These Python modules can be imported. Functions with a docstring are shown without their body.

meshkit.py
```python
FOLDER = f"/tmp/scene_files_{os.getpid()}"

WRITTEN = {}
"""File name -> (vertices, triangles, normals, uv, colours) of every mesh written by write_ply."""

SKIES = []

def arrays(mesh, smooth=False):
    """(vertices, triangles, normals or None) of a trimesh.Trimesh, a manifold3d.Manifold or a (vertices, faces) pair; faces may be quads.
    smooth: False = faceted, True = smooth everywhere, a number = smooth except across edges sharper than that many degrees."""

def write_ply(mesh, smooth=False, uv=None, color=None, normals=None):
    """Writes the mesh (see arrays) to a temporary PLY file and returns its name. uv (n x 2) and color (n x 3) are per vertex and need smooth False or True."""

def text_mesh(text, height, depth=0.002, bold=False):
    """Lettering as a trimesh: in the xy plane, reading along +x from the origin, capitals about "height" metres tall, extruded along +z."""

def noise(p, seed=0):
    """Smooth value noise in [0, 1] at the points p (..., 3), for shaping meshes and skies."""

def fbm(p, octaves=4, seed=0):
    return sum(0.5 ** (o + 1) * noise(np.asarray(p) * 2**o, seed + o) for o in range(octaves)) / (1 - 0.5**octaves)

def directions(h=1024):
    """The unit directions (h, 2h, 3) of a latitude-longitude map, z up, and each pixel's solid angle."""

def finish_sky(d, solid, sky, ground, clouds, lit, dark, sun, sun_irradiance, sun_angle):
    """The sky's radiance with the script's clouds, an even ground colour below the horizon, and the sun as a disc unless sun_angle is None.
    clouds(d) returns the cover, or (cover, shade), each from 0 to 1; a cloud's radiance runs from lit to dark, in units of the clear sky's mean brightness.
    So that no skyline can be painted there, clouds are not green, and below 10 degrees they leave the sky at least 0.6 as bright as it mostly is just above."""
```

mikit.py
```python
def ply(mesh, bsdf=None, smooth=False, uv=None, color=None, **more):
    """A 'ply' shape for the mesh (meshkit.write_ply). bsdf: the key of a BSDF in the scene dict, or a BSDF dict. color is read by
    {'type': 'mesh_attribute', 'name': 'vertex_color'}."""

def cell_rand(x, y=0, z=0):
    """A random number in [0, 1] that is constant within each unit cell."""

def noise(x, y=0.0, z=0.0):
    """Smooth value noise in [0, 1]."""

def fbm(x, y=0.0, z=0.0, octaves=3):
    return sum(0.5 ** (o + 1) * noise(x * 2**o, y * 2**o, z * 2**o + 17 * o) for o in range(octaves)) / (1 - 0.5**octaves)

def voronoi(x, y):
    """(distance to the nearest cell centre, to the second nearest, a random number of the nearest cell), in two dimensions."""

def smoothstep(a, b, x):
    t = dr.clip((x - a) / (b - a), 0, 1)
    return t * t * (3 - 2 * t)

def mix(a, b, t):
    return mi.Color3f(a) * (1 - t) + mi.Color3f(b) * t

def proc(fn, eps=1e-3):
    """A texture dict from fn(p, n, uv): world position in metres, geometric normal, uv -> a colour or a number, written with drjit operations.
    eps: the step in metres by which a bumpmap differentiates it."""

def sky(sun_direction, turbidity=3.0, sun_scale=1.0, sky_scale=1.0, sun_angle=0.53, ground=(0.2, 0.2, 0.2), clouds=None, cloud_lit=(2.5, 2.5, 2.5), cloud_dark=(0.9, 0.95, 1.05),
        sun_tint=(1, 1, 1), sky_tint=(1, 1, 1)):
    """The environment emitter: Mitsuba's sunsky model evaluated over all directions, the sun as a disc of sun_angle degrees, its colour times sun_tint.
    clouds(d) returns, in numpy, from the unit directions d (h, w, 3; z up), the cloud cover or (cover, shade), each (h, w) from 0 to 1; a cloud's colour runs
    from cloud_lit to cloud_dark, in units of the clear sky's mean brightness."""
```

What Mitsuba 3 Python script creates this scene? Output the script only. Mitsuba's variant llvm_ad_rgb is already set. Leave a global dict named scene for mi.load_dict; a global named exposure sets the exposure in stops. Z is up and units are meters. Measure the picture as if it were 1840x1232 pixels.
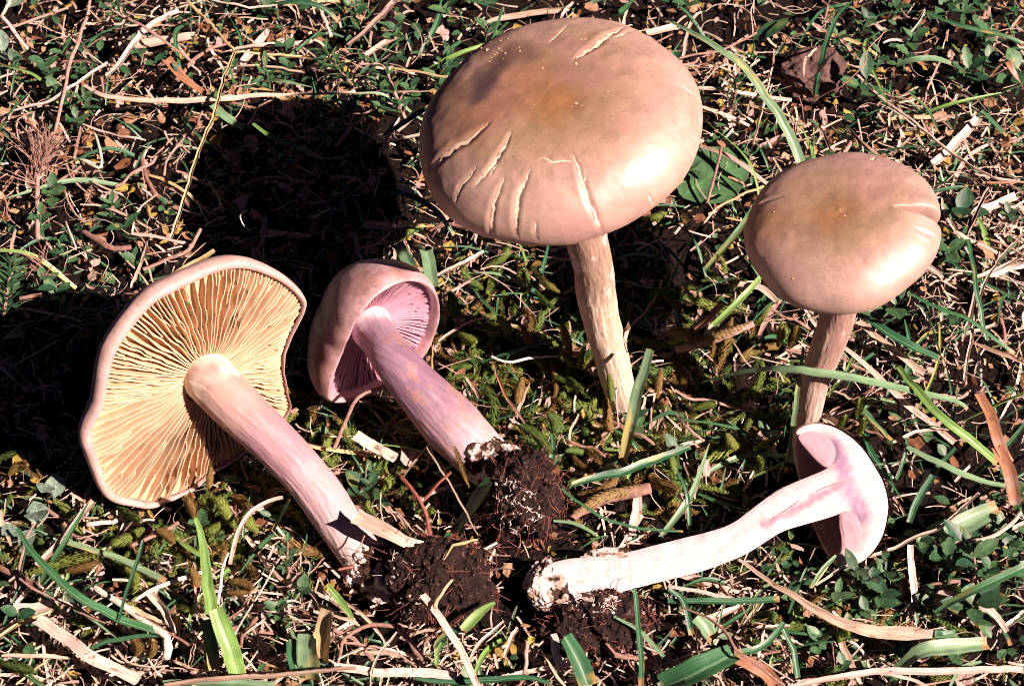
import math, random, re, numpy as np, trimesh, mitsuba as mi, drjit as dr, mikit, meshkit
from scipy.spatial import Delaunay
from shapely.geometry import Polygon, Point, LineString
from shapely import contains_xy
from mikit import proc, noise, fbm, cell_rand, smoothstep, mix, voronoi

scene, labels, M = {}, {}, {}
rng = np.random.default_rng(11)

# ---------------------------------------------------------------- camera, sky, exposure
D, PITCH, FOV = 0.95, math.radians(52), 22.0
EYE = np.array([0, -D * math.cos(PITCH), D * math.sin(PITCH)])
FW = np.array([0, math.cos(PITCH), -math.sin(PITCH)])
RT, UP = np.array([1.0, 0, 0]), np.array([0, math.sin(PITCH), math.cos(PITCH)])
TX = math.tan(math.radians(FOV / 2))
SUN = np.array([0.622, -0.408, 0.669])
scene['camera'] = {'type': 'thinlens', 'fov': FOV, 'fov_axis': 'x', 'aperture_radius': 0.0011, 'focus_distance': 0.915,
                   'near_clip': 0.02, 'far_clip': 30.0,
                   'to_world': mi.ScalarTransform4f().look_at(origin=EYE.tolist(), target=[0, 0, 0], up=[0, 0, 1])}
scene['sky_light'] = mikit.sky(SUN.tolist(), turbidity=3, sky_scale=0.035, sun_scale=1.0, ground=(0.05, 0.045, 0.04), sun_tint=(1.0, 0.93, 1.15), sky_tint=(1.1, 0.6, 1.4))
exposure = 3.05


def G(x, y, z=0.0):
    """The point at height z that stands at a spot of the 1840 x 1232 layout plan."""
    d = FW + RT * (x - 920) / 920 * TX - UP * (y - 616) / 920 * TX
    return EYE + d * ((z - EYE[2]) / d[2])


def on_plane(x, y, c, n):
    d = FW + RT * (x - 920) / 920 * TX - UP * (y - 616) / 920 * TX
    return EYE + d * (((c - EYE) @ n) / (d @ n))


PX = 2 * D * TX / 1840        # metres per plan unit at the middle of the turf


def unit(a):
    a = np.asarray(a, float)
    return a / (np.linalg.norm(a, axis=-1, keepdims=True) + 1e-12)


def fbm_np(p, s=1.0, o=3, seed=0):
    return meshkit.fbm(np.asarray(p) * s, o, seed)


# ---------------------------------------------------------------- names and labels
def numbered(name):
    if name not in used:
        used[name] = 0
        return name
    used[name] += 1
    return f'{name}_{used[name]:03d}'


used = {}


def thing(name, label, cat, group=None):
    k = numbered(name)
    labels[k] = {'label': label, 'category': cat}
    if group:
        labels[k]['group'] = group
    return k


def put(key, v, f, bsdf, uv=None, smooth=True):
    scene[key] = mikit.ply((np.asarray(v, float), np.asarray(f, int)), 'mat_' + bsdf, smooth=smooth, uv=uv)


def part(parent, name, mesh, bsdf, smooth=True, label=None, stuff=False):
    k = numbered(f'{parent}__{name}')
    v, f, uv = mesh if len(mesh) == 3 else (*mesh, None)
    put(k, v, f, bsdf, uv, smooth)
    if label or stuff:
        labels[k] = {}
        if label:
            labels[k]['label'] = label
        if stuff:
            labels[k]['kind'] = 'stuff'
    return k


def single(name, mesh, bsdf, label=None, cat=None, group=None, kind=None, smooth=True):
    k = numbered(name)
    v, f, uv = mesh if len(mesh) == 3 else (*mesh, None)
    put(k, v, f, bsdf, uv, smooth)
    labels[k] = {a: b for a, b in (('label', label), ('category', cat), ('group', group), ('kind', kind)) if b}
    return k


def join(meshes):
    vs, fs, us, n = [], [], [], 0
    for v, f, uv in meshes:
        vs.append(v); fs.append(f + n); us.append(uv); n += len(v)
    return np.vstack(vs), np.vstack(fs), np.vstack(us)


seed_count = [0]


def new_seed():
    seed_count[0] += 1
    return seed_count[0] % 3000


def grid_faces(n, m, wrap=False):
    """Faces of an n x m vertex grid (row major), joined at the end of each row if wrap."""
    mm = m if wrap else m - 1
    i, j = np.meshgrid(np.arange(n - 1), np.arange(mm), indexing='ij')
    a, b = i * m + j, i * m + (j + 1) % m
    q = np.stack([a, b, b + m, a + m], -1).reshape(-1, 4)
    return np.vstack([q[:, [0, 1, 2]], q[:, [0, 2, 3]]])


def spline(pts, n):
    pts = np.asarray(pts, float)
    if len(pts) == 2:
        t = np.linspace(0, 1, n)[:, None]
        return pts[0] * (1 - t) + pts[1] * t
    d = np.concatenate([[0], np.cumsum(np.linalg.norm(np.diff(pts, axis=0), axis=1) + 1e-9)])
    P = np.vstack([2 * pts[0] - pts[1], pts, 2 * pts[-1] - pts[-2]])
    s = np.linspace(0, d[-1], n)
    k = np.clip(np.searchsorted(d, s, 'right') - 1, 0, len(pts) - 2)
    t = ((s - d[k]) / (d[k + 1] - d[k]))[:, None]
    a, b, c, e = P[k], P[k + 1], P[k + 2], P[k + 3]
    return 0.5 * (2 * b + (c - a) * t + (2 * a - 5 * b + 4 * c - e) * t ** 2 + (3 * b - a - 3 * c + e) * t ** 3)


def lerp_prof(prof, n):
    prof = np.atleast_1d(np.asarray(prof, float))
    return np.interp(np.linspace(0, 1, n), np.linspace(0, 1, len(prof)), prof)


def tube(path, radii, sides=7, rough=0.0, seed=0, caps=True):
    """A round stalk along a path; uv = (length in mm, seed + turn)."""
    p = np.asarray(path, float); n = len(p)
    r = lerp_prof(radii, n)
    t = unit(np.gradient(p, axis=0))
    ref = np.array([0, 0, 1.0]) if abs(t[:, 2]).mean() < 0.8 else np.array([1.0, 0, 0])
    a = unit(np.cross(t, ref)); b = np.cross(t, a)
    ang = np.linspace(0, 2 * np.pi, sides, endpoint=True)
    v = p[:, None] + r[:, None, None] * (np.cos(ang)[None, :, None] * a[:, None] + np.sin(ang)[None, :, None] * b[:, None])
    if rough:
        d = v - p[:, None]
        w = fbm_np(v, 1 / (r.mean() * 1.6 + 1e-6), 3, seed) - 0.5
        w[:, -1] = w[:, 0]
        v = p[:, None] + d * (1 + rough * 2 * w[..., None])
    ln = np.concatenate([[0], np.cumsum(np.linalg.norm(np.diff(p, axis=0), axis=1))]) * 1000
    uv = np.stack([np.repeat(ln[:, None], sides, 1), np.repeat(seed + (ang / (2 * np.pi) * 0.998)[None], n, 0)], -1)
    v, uv, f = v.reshape(-1, 3), uv.reshape(-1, 2), grid_faces(n, sides)
    if caps:
        for e, row in ((0, 0), (n - 1, (n - 1) * sides)):
            c = len(v)
            v = np.vstack([v, p[e]]); uv = np.vstack([uv, [ln[e], seed + 0.5]])
            k = np.arange(sides - 1)
            tri = np.stack([np.full(sides - 1, c), row + k, row + k + 1], -1)
            f = np.vstack([f, tri[:, ::-1] if e == 0 else tri])
    return v, f, uv


def blade(path, widths, fold=0.25, twist=0.0, lean=0.0, across=3, seed=0, flat=(0, 0, 1), thick=0.0):
    """A leaf blade or straw: a strip along a path with a V or curved section; uv = (length in mm, seed + place across)."""
    p = np.asarray(path, float); n = len(p)
    w = lerp_prof(widths, n) / 2
    w = w * (1 + 0.22 * (fbm_np(np.stack([np.arange(n) * 0.9, np.full(n, seed * 0.71), np.full(n, 2.5)], -1), 1, 2, 3) - 0.5))
    t = unit(np.gradient(p, axis=0))
    up = np.broadcast_to(np.asarray(flat, float), t.shape)
    s = unit(np.cross(t, up) + 1e-9)
    m = unit(np.cross(s, t))
    an = lean + np.linspace(0, 1, n) * twist
    s, m = s * np.cos(an)[:, None] + m * np.sin(an)[:, None], m * np.cos(an)[:, None] - s * np.sin(an)[:, None]
    x = np.linspace(-1, 1, across)
    h = (np.abs(x) - 0.5) * fold
    v = p[:, None] + w[:, None, None] * (x[None, :, None] * s[:, None] + h[None, :, None] * m[:, None])
    ln = np.concatenate([[0], np.cumsum(np.linalg.norm(np.diff(p, axis=0), axis=1))]) * 1000
    ln = ln[-1] - ln
    uv = np.stack([np.repeat(ln[:, None], across, 1), np.repeat(seed + ((x + 1) / 2 * 0.99 + 0.005)[None], n, 0)], -1)
    v, uv, f = v.reshape(-1, 3), uv.reshape(-1, 2), grid_faces(n, across)
    if thick:
        nn = np.repeat(m, across, 0)
        v2 = v - nn * thick
        f2 = f[:, ::-1] + len(v)
        e = []
        for j in (0, across - 1):
            k = np.arange(n - 1) * across + j
            q = np.stack([k, k + across, k + across + len(v), k + len(v)], -1)
            q = q if j == 0 else q[:, ::-1]
            e += [q[:, [0, 1, 2]], q[:, [0, 2, 3]]]
        for r in (0, (n - 1) * across):
            k = r + np.arange(across - 1)
            q = np.stack([k, k + 1, k + 1 + len(v), k + len(v)], -1)
            e += [q[:, [0, 1, 2]], q[:, [0, 2, 3]]]
        v, uv, f = np.vstack([v, v2]), np.vstack([uv, uv]), np.vstack([f, f2, *e])
    return v, f, uv


def leaf(base, direction, length, width, normal=(0, 0, 1), cup=0.15, droop=0.2, seed=0, n=7, shape=0.9, wavy=0.0):
    """An oval leaf from its base along a direction."""
    d = unit(direction); nn = np.asarray(normal, float); s = unit(np.cross(d, nn)); m = unit(np.cross(s, d))
    t = np.linspace(0, 1, n)
    w = width / 2 * np.sin(np.pi * t ** shape) ** 0.75
    w[0] = width * 0.06; w[-1] = width * 0.02
    if wavy:
        w = w * (1 + wavy * np.where(np.arange(n) % 2, 1, -1))
    x = np.linspace(-1, 1, 5)
    c = base + t[:, None] * length * d - (droop * length * t ** 2)[:, None] * m
    v = c[:, None] + w[:, None, None] * (x[None, :, None] * s + (cup * np.abs(x) ** 1.3)[None, :, None] * m)
    uv = np.stack([np.repeat(t[:, None], 5, 1), np.repeat(seed + ((x + 1) / 2 * 0.99 + 0.005)[None], n, 0)], -1)
    return v.reshape(-1, 3), grid_faces(n, 5), uv.reshape(-1, 2)


def blob(center, radii, sub=4, amp=0.25, scale=1.6, seed=0, octaves=4):
    m = trimesh.creation.icosphere(sub, 1.0)
    d = m.vertices
    k = 1 + amp * 2 * (fbm_np(d, scale, octaves, seed) - 0.5)
    v = np.asarray(center) + d * k[:, None] * np.asarray(radii)
    return v, np.array(m.faces), np.stack([d[:, 0] * 3, np.full(len(v), seed % 3000 + 0.5)], -1)


# ---------------------------------------------------------------- materials
def twosided(base, roughness=0.6, specular=0.4, **k):
    return {'type': 'twosided', 'bsdf': {'type': 'principled', 'base_color': base, 'roughness': roughness, 'specular': specular, **k}}


def bumped(inner, fn, scale, eps=2e-4):
    b = inner['bsdf']
    return {'type': 'twosided', 'bsdf': {'type': 'bumpmap', 'arbitrary': proc(fn, eps), 'scale': scale, 'bsdf': b}}


def split(uv):
    s = dr.floor(uv.y)
    return s, uv.y - s


def straw_fn(light, dark, pink):
    def fn(p, n, uv):
        s, x = split(uv)
        r, q = cell_rand(s, 1), cell_rand(s, 2)
        c = mix(mix(light, pink, r), dark, smoothstep(0.55, 1.0, q) * 0.75)
        fib = noise(x * 13 + s * 7.3, uv.x * 0.22, s) * 0.6 + noise(x * 31 + s, uv.x * 0.5, s) * 0.4
        c = c * (0.42 + 1.0 * fib) * (0.8 + 0.4 * noise(uv.x * 0.16, s * 3.7))
        c = mix(c, mi.Color3f(0.34, 0.31, 0.27), smoothstep(0.5, 0.75, fbm(uv.x * 0.12, s * 2.1)) * 0.45)
        c = mix(c, mi.Color3f(0.10, 0.055, 0.03), smoothstep(0.66, 0.85, fbm(uv.x * 0.35, x * 2, s)) * 0.75)
        return c
    return fn


def green_fn(a, b, tip):
    def fn(p, n, uv):
        s, x = split(uv)
        r = cell_rand(s, 1)
        c = mix(a, b, r)
        vein = noise(x * 9 + s * 3.1, uv.x * 0.05, s)
        c = c * (0.72 + 0.5 * vein) * (0.80 + 0.28 * smoothstep(0.2, 0.8, 0.5 + 0.5 * dr.sin(x * 58)))
        c = c * (0.8 + 0.4 * noise(uv.x * 0.35, x * 3, s))
        end = 7.0 * dr.maximum(cell_rand(s, 7) - 0.35, 0)
        c = mix(c, mi.Color3f(0.30, 0.17, 0.07), (1 - smoothstep(end * 0.5, end + 0.05, uv.x + (noise(x * 6, s) - 0.5) * 2)) * 0.9)
        c = mix(c, mi.Color3f(0.16, 0.085, 0.03), smoothstep(0.76, 0.82, fbm(uv.x * 0.6, x * 5, s * 1.7)) * 0.8)
        c = mix(c, mi.Color3f(0.20, 0.34, 0.20), (1 - smoothstep(0.02, 0.07, dr.abs(x - 0.5))) * 0.55)
        c = mix(c, tip, smoothstep(0.62, 0.78, fbm(uv.x * 0.07, x, s * 3)) * smoothstep(0.6, 0.95, cell_rand(s, 4)))
        return c
    return fn


def leaf_fn(a, b):
    def fn(p, n, uv):
        s, x = split(uv)
        c = mix(a, b, cell_rand(s, 1))
        c = c * (0.6 + 0.75 * noise(uv.x * 9, x * 7, s))
        c = mix(c, mi.Color3f(0.20, 0.17, 0.05), smoothstep(0.62, 0.78, fbm(uv.x * 2.5, x * 2, s * 5)) * smoothstep(0.4, 0.8, cell_rand(s, 6)) * 0.8)
        side = dr.abs(x - 0.5)
        c = mix(c, c * 1.8, (1 - smoothstep(0.0, 0.05, side)) * 0.6)
        ribs = dr.abs(dr.sin((uv.x * 1.0 - side * 0.9) * 26))
        return c * (0.85 + 0.22 * smoothstep(0.1, 0.6, ribs))
    return fn


def dead_fn(p, n, uv):
    s, x = split(uv)
    r = cell_rand(s, 1)
    c = mix((0.20, 0.10, 0.05), (0.40, 0.25, 0.15), r)
    c = mix(c, mi.Color3f(0.42, 0.29, 0.25), smoothstep(0.6, 0.7, cell_rand(s, 2)))
    c = mix(c, mi.Color3f(0.30, 0.22, 0.05), smoothstep(0.78, 0.82, cell_rand(s, 5)))
    c = mix(c, mi.Color3f(0.16, 0.07, 0.035), smoothstep(0.72, 0.76, cell_rand(s, 3)))
    return c * (0.5 + 0.85 * fbm(uv.x * 4 + s, x * 5, s))


def twig_fn(p, n, uv):
    s, x = split(uv)
    c = mix((0.22, 0.12, 0.09), (0.40, 0.26, 0.22), cell_rand(s, 1))
    return c * (0.45 + 0.95 * fbm(uv.x * 0.9, x * 7, s))


def red_twig_fn(p, n, uv):
    s, x = split(uv)
    return mi.Color3f(0.21, 0.07, 0.05) * (0.5 + 0.95 * fbm(uv.x * 1.1, x * 6, s))


def moss_fn(p, n, uv):
    s, x = split(uv)
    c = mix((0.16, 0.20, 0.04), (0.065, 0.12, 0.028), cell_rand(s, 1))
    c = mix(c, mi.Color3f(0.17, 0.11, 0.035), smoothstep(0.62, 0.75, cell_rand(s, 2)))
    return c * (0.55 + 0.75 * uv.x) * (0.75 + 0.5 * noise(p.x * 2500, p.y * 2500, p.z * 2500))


def lichen_fn(p, n, uv):
    s, x = split(uv)
    return mix((0.42, 0.48, 0.38), (0.62, 0.64, 0.55), fbm(uv.x * 1.5, x * 4, s)) * (0.7 + 0.4 * noise(uv.x * 3, x * 9))


def white_fn(p, n, uv):
    return mix((0.55, 0.47, 0.40), (0.78, 0.72, 0.66), fbm(p.x * 900, p.y * 900, p.z * 900))


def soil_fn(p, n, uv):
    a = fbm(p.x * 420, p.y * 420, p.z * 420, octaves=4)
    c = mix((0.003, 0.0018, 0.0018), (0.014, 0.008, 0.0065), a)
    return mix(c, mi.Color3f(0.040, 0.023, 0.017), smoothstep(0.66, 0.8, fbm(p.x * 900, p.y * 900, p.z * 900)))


def soil_bump(p, n, uv):
    return fbm(p.x * 800, p.y * 800, p.z * 800, octaves=3)


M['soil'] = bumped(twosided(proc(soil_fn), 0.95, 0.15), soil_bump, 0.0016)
M['straw'] = twosided(proc(straw_fn((0.60, 0.46, 0.33), (0.19, 0.115, 0.09), (0.58, 0.42, 0.36))), 0.5, 0.45)
M['grass'] = twosided(proc(green_fn((0.016, 0.078, 0.036), (0.040, 0.138, 0.054), (0.36, 0.25, 0.08))), 0.42, 0.5)
M['herb'] = twosided(proc(leaf_fn((0.014, 0.056, 0.026), (0.055, 0.130, 0.052))), 0.5, 0.45)
M['dead'] = twosided(proc(dead_fn), 0.75, 0.25)
M['twig'] = twosided(proc(twig_fn), 0.8, 0.2)
M['red_twig'] = twosided(proc(red_twig_fn), 0.6, 0.3)
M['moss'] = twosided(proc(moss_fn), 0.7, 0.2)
M['lichen'] = twosided(proc(lichen_fn), 0.85, 0.1)
M['mycelium'] = twosided(proc(white_fn), 0.8, 0.2)

# ---------------------------------------------------------------- the ground
def ground_z(x, y):
    p = np.stack([np.asarray(x, float), np.asarray(y, float), np.zeros_like(np.asarray(x, float))], -1)
    return 0.010 * (meshkit.fbm(p * 14, 3, 5) - 0.5) + 0.006 * (meshkit.fbm(p * 60, 3, 9) - 0.5) - 0.004


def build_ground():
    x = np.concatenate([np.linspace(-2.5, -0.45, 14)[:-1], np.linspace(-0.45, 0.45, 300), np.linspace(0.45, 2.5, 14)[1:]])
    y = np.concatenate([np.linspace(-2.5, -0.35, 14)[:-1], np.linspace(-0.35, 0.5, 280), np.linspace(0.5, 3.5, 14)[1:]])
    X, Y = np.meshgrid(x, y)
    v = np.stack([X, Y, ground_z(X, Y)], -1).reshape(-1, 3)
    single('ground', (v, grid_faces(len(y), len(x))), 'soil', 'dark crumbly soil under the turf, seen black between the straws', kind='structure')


build_ground()
# ---------------------------------------------------------------- mushrooms
def frame(a, ref=(0, 1, 0)):
    a = unit(a); u = unit(np.cross(a, ref)); return a, u, np.cross(a, u)


def skin(centre, mid, rim, spots=(), fib=0.05, speck=0.5, rough=0.50, spec=1.0, blush=None, mottle=0.12):
    """Cap skin: disc, ring and margin colours by the distance from the middle (uv.y), radial fibres, flecks, and spots for stains and, on the large cap, painted shade."""
    def fn(p, n, uv):
        wob = (fbm(p.x * 60, p.y * 60, p.z * 60) - 0.5) * 0.30
        s = uv.y + wob
        c = mix(centre, mid, smoothstep(0.05, 0.5, s))
        c = mix(c, rim, smoothstep(0.42, 0.92, s))
        f1 = noise(uv.x * 330, uv.y * 5) * 0.6 + noise(uv.x * 900, uv.y * 9) * 0.4
        c = c * (1 - fib + 2 * fib * f1) * (0.90 + 0.2 * noise(p.x * 2600, p.y * 2600, p.z * 2600))
        wx, wy = (fbm(p.x * 85 + 7, p.y * 85, p.z * 85) - 0.5) * 0.016, (fbm(p.x * 85, p.y * 85 + 31, p.z * 85) - 0.5) * 0.016
        c = c * (0.86 + 0.28 * fbm(p.x * 170, p.y * 170, p.z * 170))
        if blush is not None:
            c = mix(c, mi.Color3f(blush), smoothstep(0.45, 0.75, fbm(p.x * 42 + 3, p.y * 42, p.z * 42)) * 0.6)
        for (q, r, col, amt) in spots:
            d = dr.sqrt(dr.square(p.x - q[0] + wx) + dr.square(p.y - q[1] + wy) + dr.square(p.z - q[2]))
            c = mix(c, mi.Color3f(col), (1 - smoothstep(r * 0.1, r, d)) * amt)
        fl = smoothstep(0.80, 0.88, noise(p.x * 1500, p.y * 1500, p.z * 1500)) * smoothstep(0.45, 0.65, fbm(p.x * 150, p.y * 150, p.z * 150))
        c = c * (1 - mottle * smoothstep(0.44, 0.62, fbm(p.x * 190 + 2, p.y * 190, p.z * 190, octaves=4)) - 0.6 * mottle * smoothstep(0.52, 0.7, fbm(p.x * 620, p.y * 620 + 8, p.z * 620)))
        pf = smoothstep(0.86, 0.93, noise(p.x * 620 + 5, p.y * 620, p.z * 620)) * smoothstep(0.58, 0.7, fbm(p.x * 48 + 9, p.y * 48, p.z * 48))
        c = mix(c, mi.Color3f(0.66, 0.48, 0.30), pf * 0.6 * speck)
        return mix(c, c * 0.45, fl * speck)
    return twosided(proc(fn), rough, spec)


def stem_skin(pieces, fib=0.25, stain=(0.36, 0.20, 0.07), stain_amt=0.0):
    """Stem colours by place along it (uv.x, mm), with lengthwise fibres."""
    def fn(p, n, uv):
        u = uv.x + (fbm(p.x * 140, p.y * 140, p.z * 140) - 0.5) * 16
        c = mi.Color3f(pieces[0][1])
        for (a, _), (b, cb) in zip(pieces[:-1], pieces[1:]):
            c = mix(c, mi.Color3f(cb), smoothstep(a, b, u))
        w = uv.y - dr.floor(uv.y)
        f1 = noise(w * 60, uv.x * 0.16) * 0.55 + noise(w * 130, uv.x * 0.4, 5) * 0.45
        c = c * (1 - fib + 2 * fib * f1)
        c = mix(c, mi.Color3f(stain), smoothstep(0.56, 0.70, fbm(w * 12, uv.x * 0.22, 3, octaves=4)) * stain_amt)
        fl = smoothstep(0.82, 0.9, noise(p.x * 1300, p.y * 1300, p.z * 1300)) * smoothstep(0.5, 0.65, fbm(p.x * 120, p.y * 120, p.z * 120))
        return mix(c, c * 0.4, fl * 0.6)
    def bump(p, n, uv):
        w = uv.y - dr.floor(uv.y)
        return noise(w * 45, uv.x * 0.12) + 0.4 * noise(w * 110, uv.x * 0.5)
    return bumped(twosided(proc(fn), 0.55, 0.3), bump, 0.00025, 1.5e-4)


def gill_skin(edge, side):
    def fn(p, n, uv):
        s, x = split(uv)
        c = mix(side, edge, x)
        return c * (0.75 + 0.45 * fbm(p.x * 260, p.y * 260, p.z * 260)) * (0.9 + 0.2 * cell_rand(s, 1))
    return twosided(proc(fn), 0.7, 0.2)


def stem_mesh(path, radii, seed, sides=56, n=110, lump=0.05, squash=1.0):
    p = spline(path, n)
    r = spline(np.stack([radii, np.zeros(len(radii)), np.zeros(len(radii))], 1), n)[:, 0]
    t = unit(np.gradient(p, axis=0))
    a = unit(np.cross(t, (0.2, 0.9, 0.35))); b = np.cross(t, a)
    ang = np.linspace(0, 2 * np.pi, sides)
    ring = np.cos(ang)[None, :, None] * a[:, None] + squash * np.sin(ang)[None, :, None] * b[:, None]
    ln = np.concatenate([[0], np.cumsum(np.linalg.norm(np.diff(p, axis=0), axis=1))]) * 1000
    q = np.stack([np.broadcast_to(np.cos(ang), (n, sides)) * 1.3, np.broadcast_to(np.sin(ang), (n, sides)) * 1.3, np.broadcast_to(ln[:, None] / 9, (n, sides))], -1)
    k = 1 + lump * 2 * (fbm_np(q, 1, 4, seed) - 0.5)
    v = p[:, None] + ring * (r[:, None] * k)[..., None]
    uv = np.stack([np.repeat(ln[:, None], sides, 1), np.repeat(seed + ang[None] / (2 * np.pi) * 0.998, n, 0)], -1)
    v, uv, f = v.reshape(-1, 3), uv.reshape(-1, 2), grid_faces(n, sides)
    c = len(v)
    v = np.vstack([v, p[-1] + t[-1] * r[-1] * 0.3]); uv = np.vstack([uv, [ln[-1], seed + 0.5]])
    k = (n - 1) * sides + np.arange(sides - 1)
    f = np.vstack([f, np.stack([np.full(sides - 1, c), k, k + 1], -1)])
    return v, f, uv


def polar_from_outline(px, C, n, u, v):
    q = np.array([on_plane(x, y, C, n) - C for x, y in px])
    th, r = np.arctan2(q @ v, q @ u), np.hypot(q @ v, q @ u)
    o = np.argsort(th); th, r = th[o], r[o]
    th = np.concatenate([th - 2 * np.pi, th, th + 2 * np.pi]); r = np.tile(r, 3)
    def fn(t):
        t = np.mod(np.asarray(t) + np.pi, 2 * np.pi) - np.pi
        k = [np.interp(t + d, th, r) for d in (-0.05, -0.025, 0, 0.025, 0.05)]
        return np.mean(k, 0)
    return fn


def revolve_cap(C, a, u, v, rfun, prof, nth=220, lumps=0.0, seed=0, warp=None):
    """The cap's skin: prof = [(share of the radius, height along the axis)], top first. uv = (turn, share of the way to the rim)."""
    prof = spline(np.array([(s, h * 30, 0) for s, h in prof]), 90)
    s, h = prof[:, 0], prof[:, 1] / 30
    th = np.linspace(0, 2 * np.pi, nth)
    r = rfun(th)
    S = np.repeat(s[:, None], nth, 1)
    Hh = np.repeat(h[:, None], nth, 1)
    if warp is not None:
        S, Hh = warp(S, Hh, th)
    pos = C + (S * r)[..., None] * (np.cos(th)[:, None] * u + np.sin(th)[:, None] * v)[None] + Hh[..., None] * a
    if lumps:
        k = fbm_np(pos, 55, 3, seed) - 0.5 + 0.3 * (fbm_np(pos, 220, 2, seed + 3) - 0.5)
        fade = np.minimum(1, s / 0.05)[:, None]
        pos = pos + (k * fade * lumps)[..., None] * a
    pos[0] = pos[0, 0]
    d = np.concatenate([[0], np.cumsum(np.hypot(np.diff(s), np.diff(h) * 20))])
    uv = np.stack([np.repeat(th[None] / (2 * np.pi), len(s), 0), np.repeat(np.minimum(np.maximum.accumulate(s) + np.where(np.arange(len(s)) > s.argmax(), 0.12, 0), 1.15)[:, None], nth, 1)], -1)
    return pos.reshape(-1, 3), grid_faces(len(s), nth), uv.reshape(-1, 2)


def ray_hits(px, V, F):
    """Where the plan's spots meet a mesh: the nearest hit and its normal."""
    A, B, Cc = V[F[:, 0]], V[F[:, 1]], V[F[:, 2]]
    e1, e2 = B - A, Cc - A
    N = np.cross(e1, e2)
    out = []
    for x, y in px:
        d = FW + RT * (x - 920) / 920 * TX - UP * (y - 616) / 920 * TX
        h = np.cross(d, e2); det = np.einsum('ij,ij->i', e1, h) + 1e-20
        s = EYE - A; uu = np.einsum('ij,ij->i', s, h) / det
        q = np.cross(s, e1); vv = (q @ d) / det; t = np.einsum('ij,ij->i', e2, q) / det
        ok = (uu >= -1e-6) & (vv >= -1e-6) & (uu + vv <= 1 + 1e-6) & (t > 0.1)
        if not ok.any():
            out.append(None); continue
        k = np.where(ok)[0][t[ok].argmin()]
        n = unit(N[k]); n = n if n @ d < 0 else -n
        out.append((EYE + d * t[k], n))
    return [o for o in out if o is not None]


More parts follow.
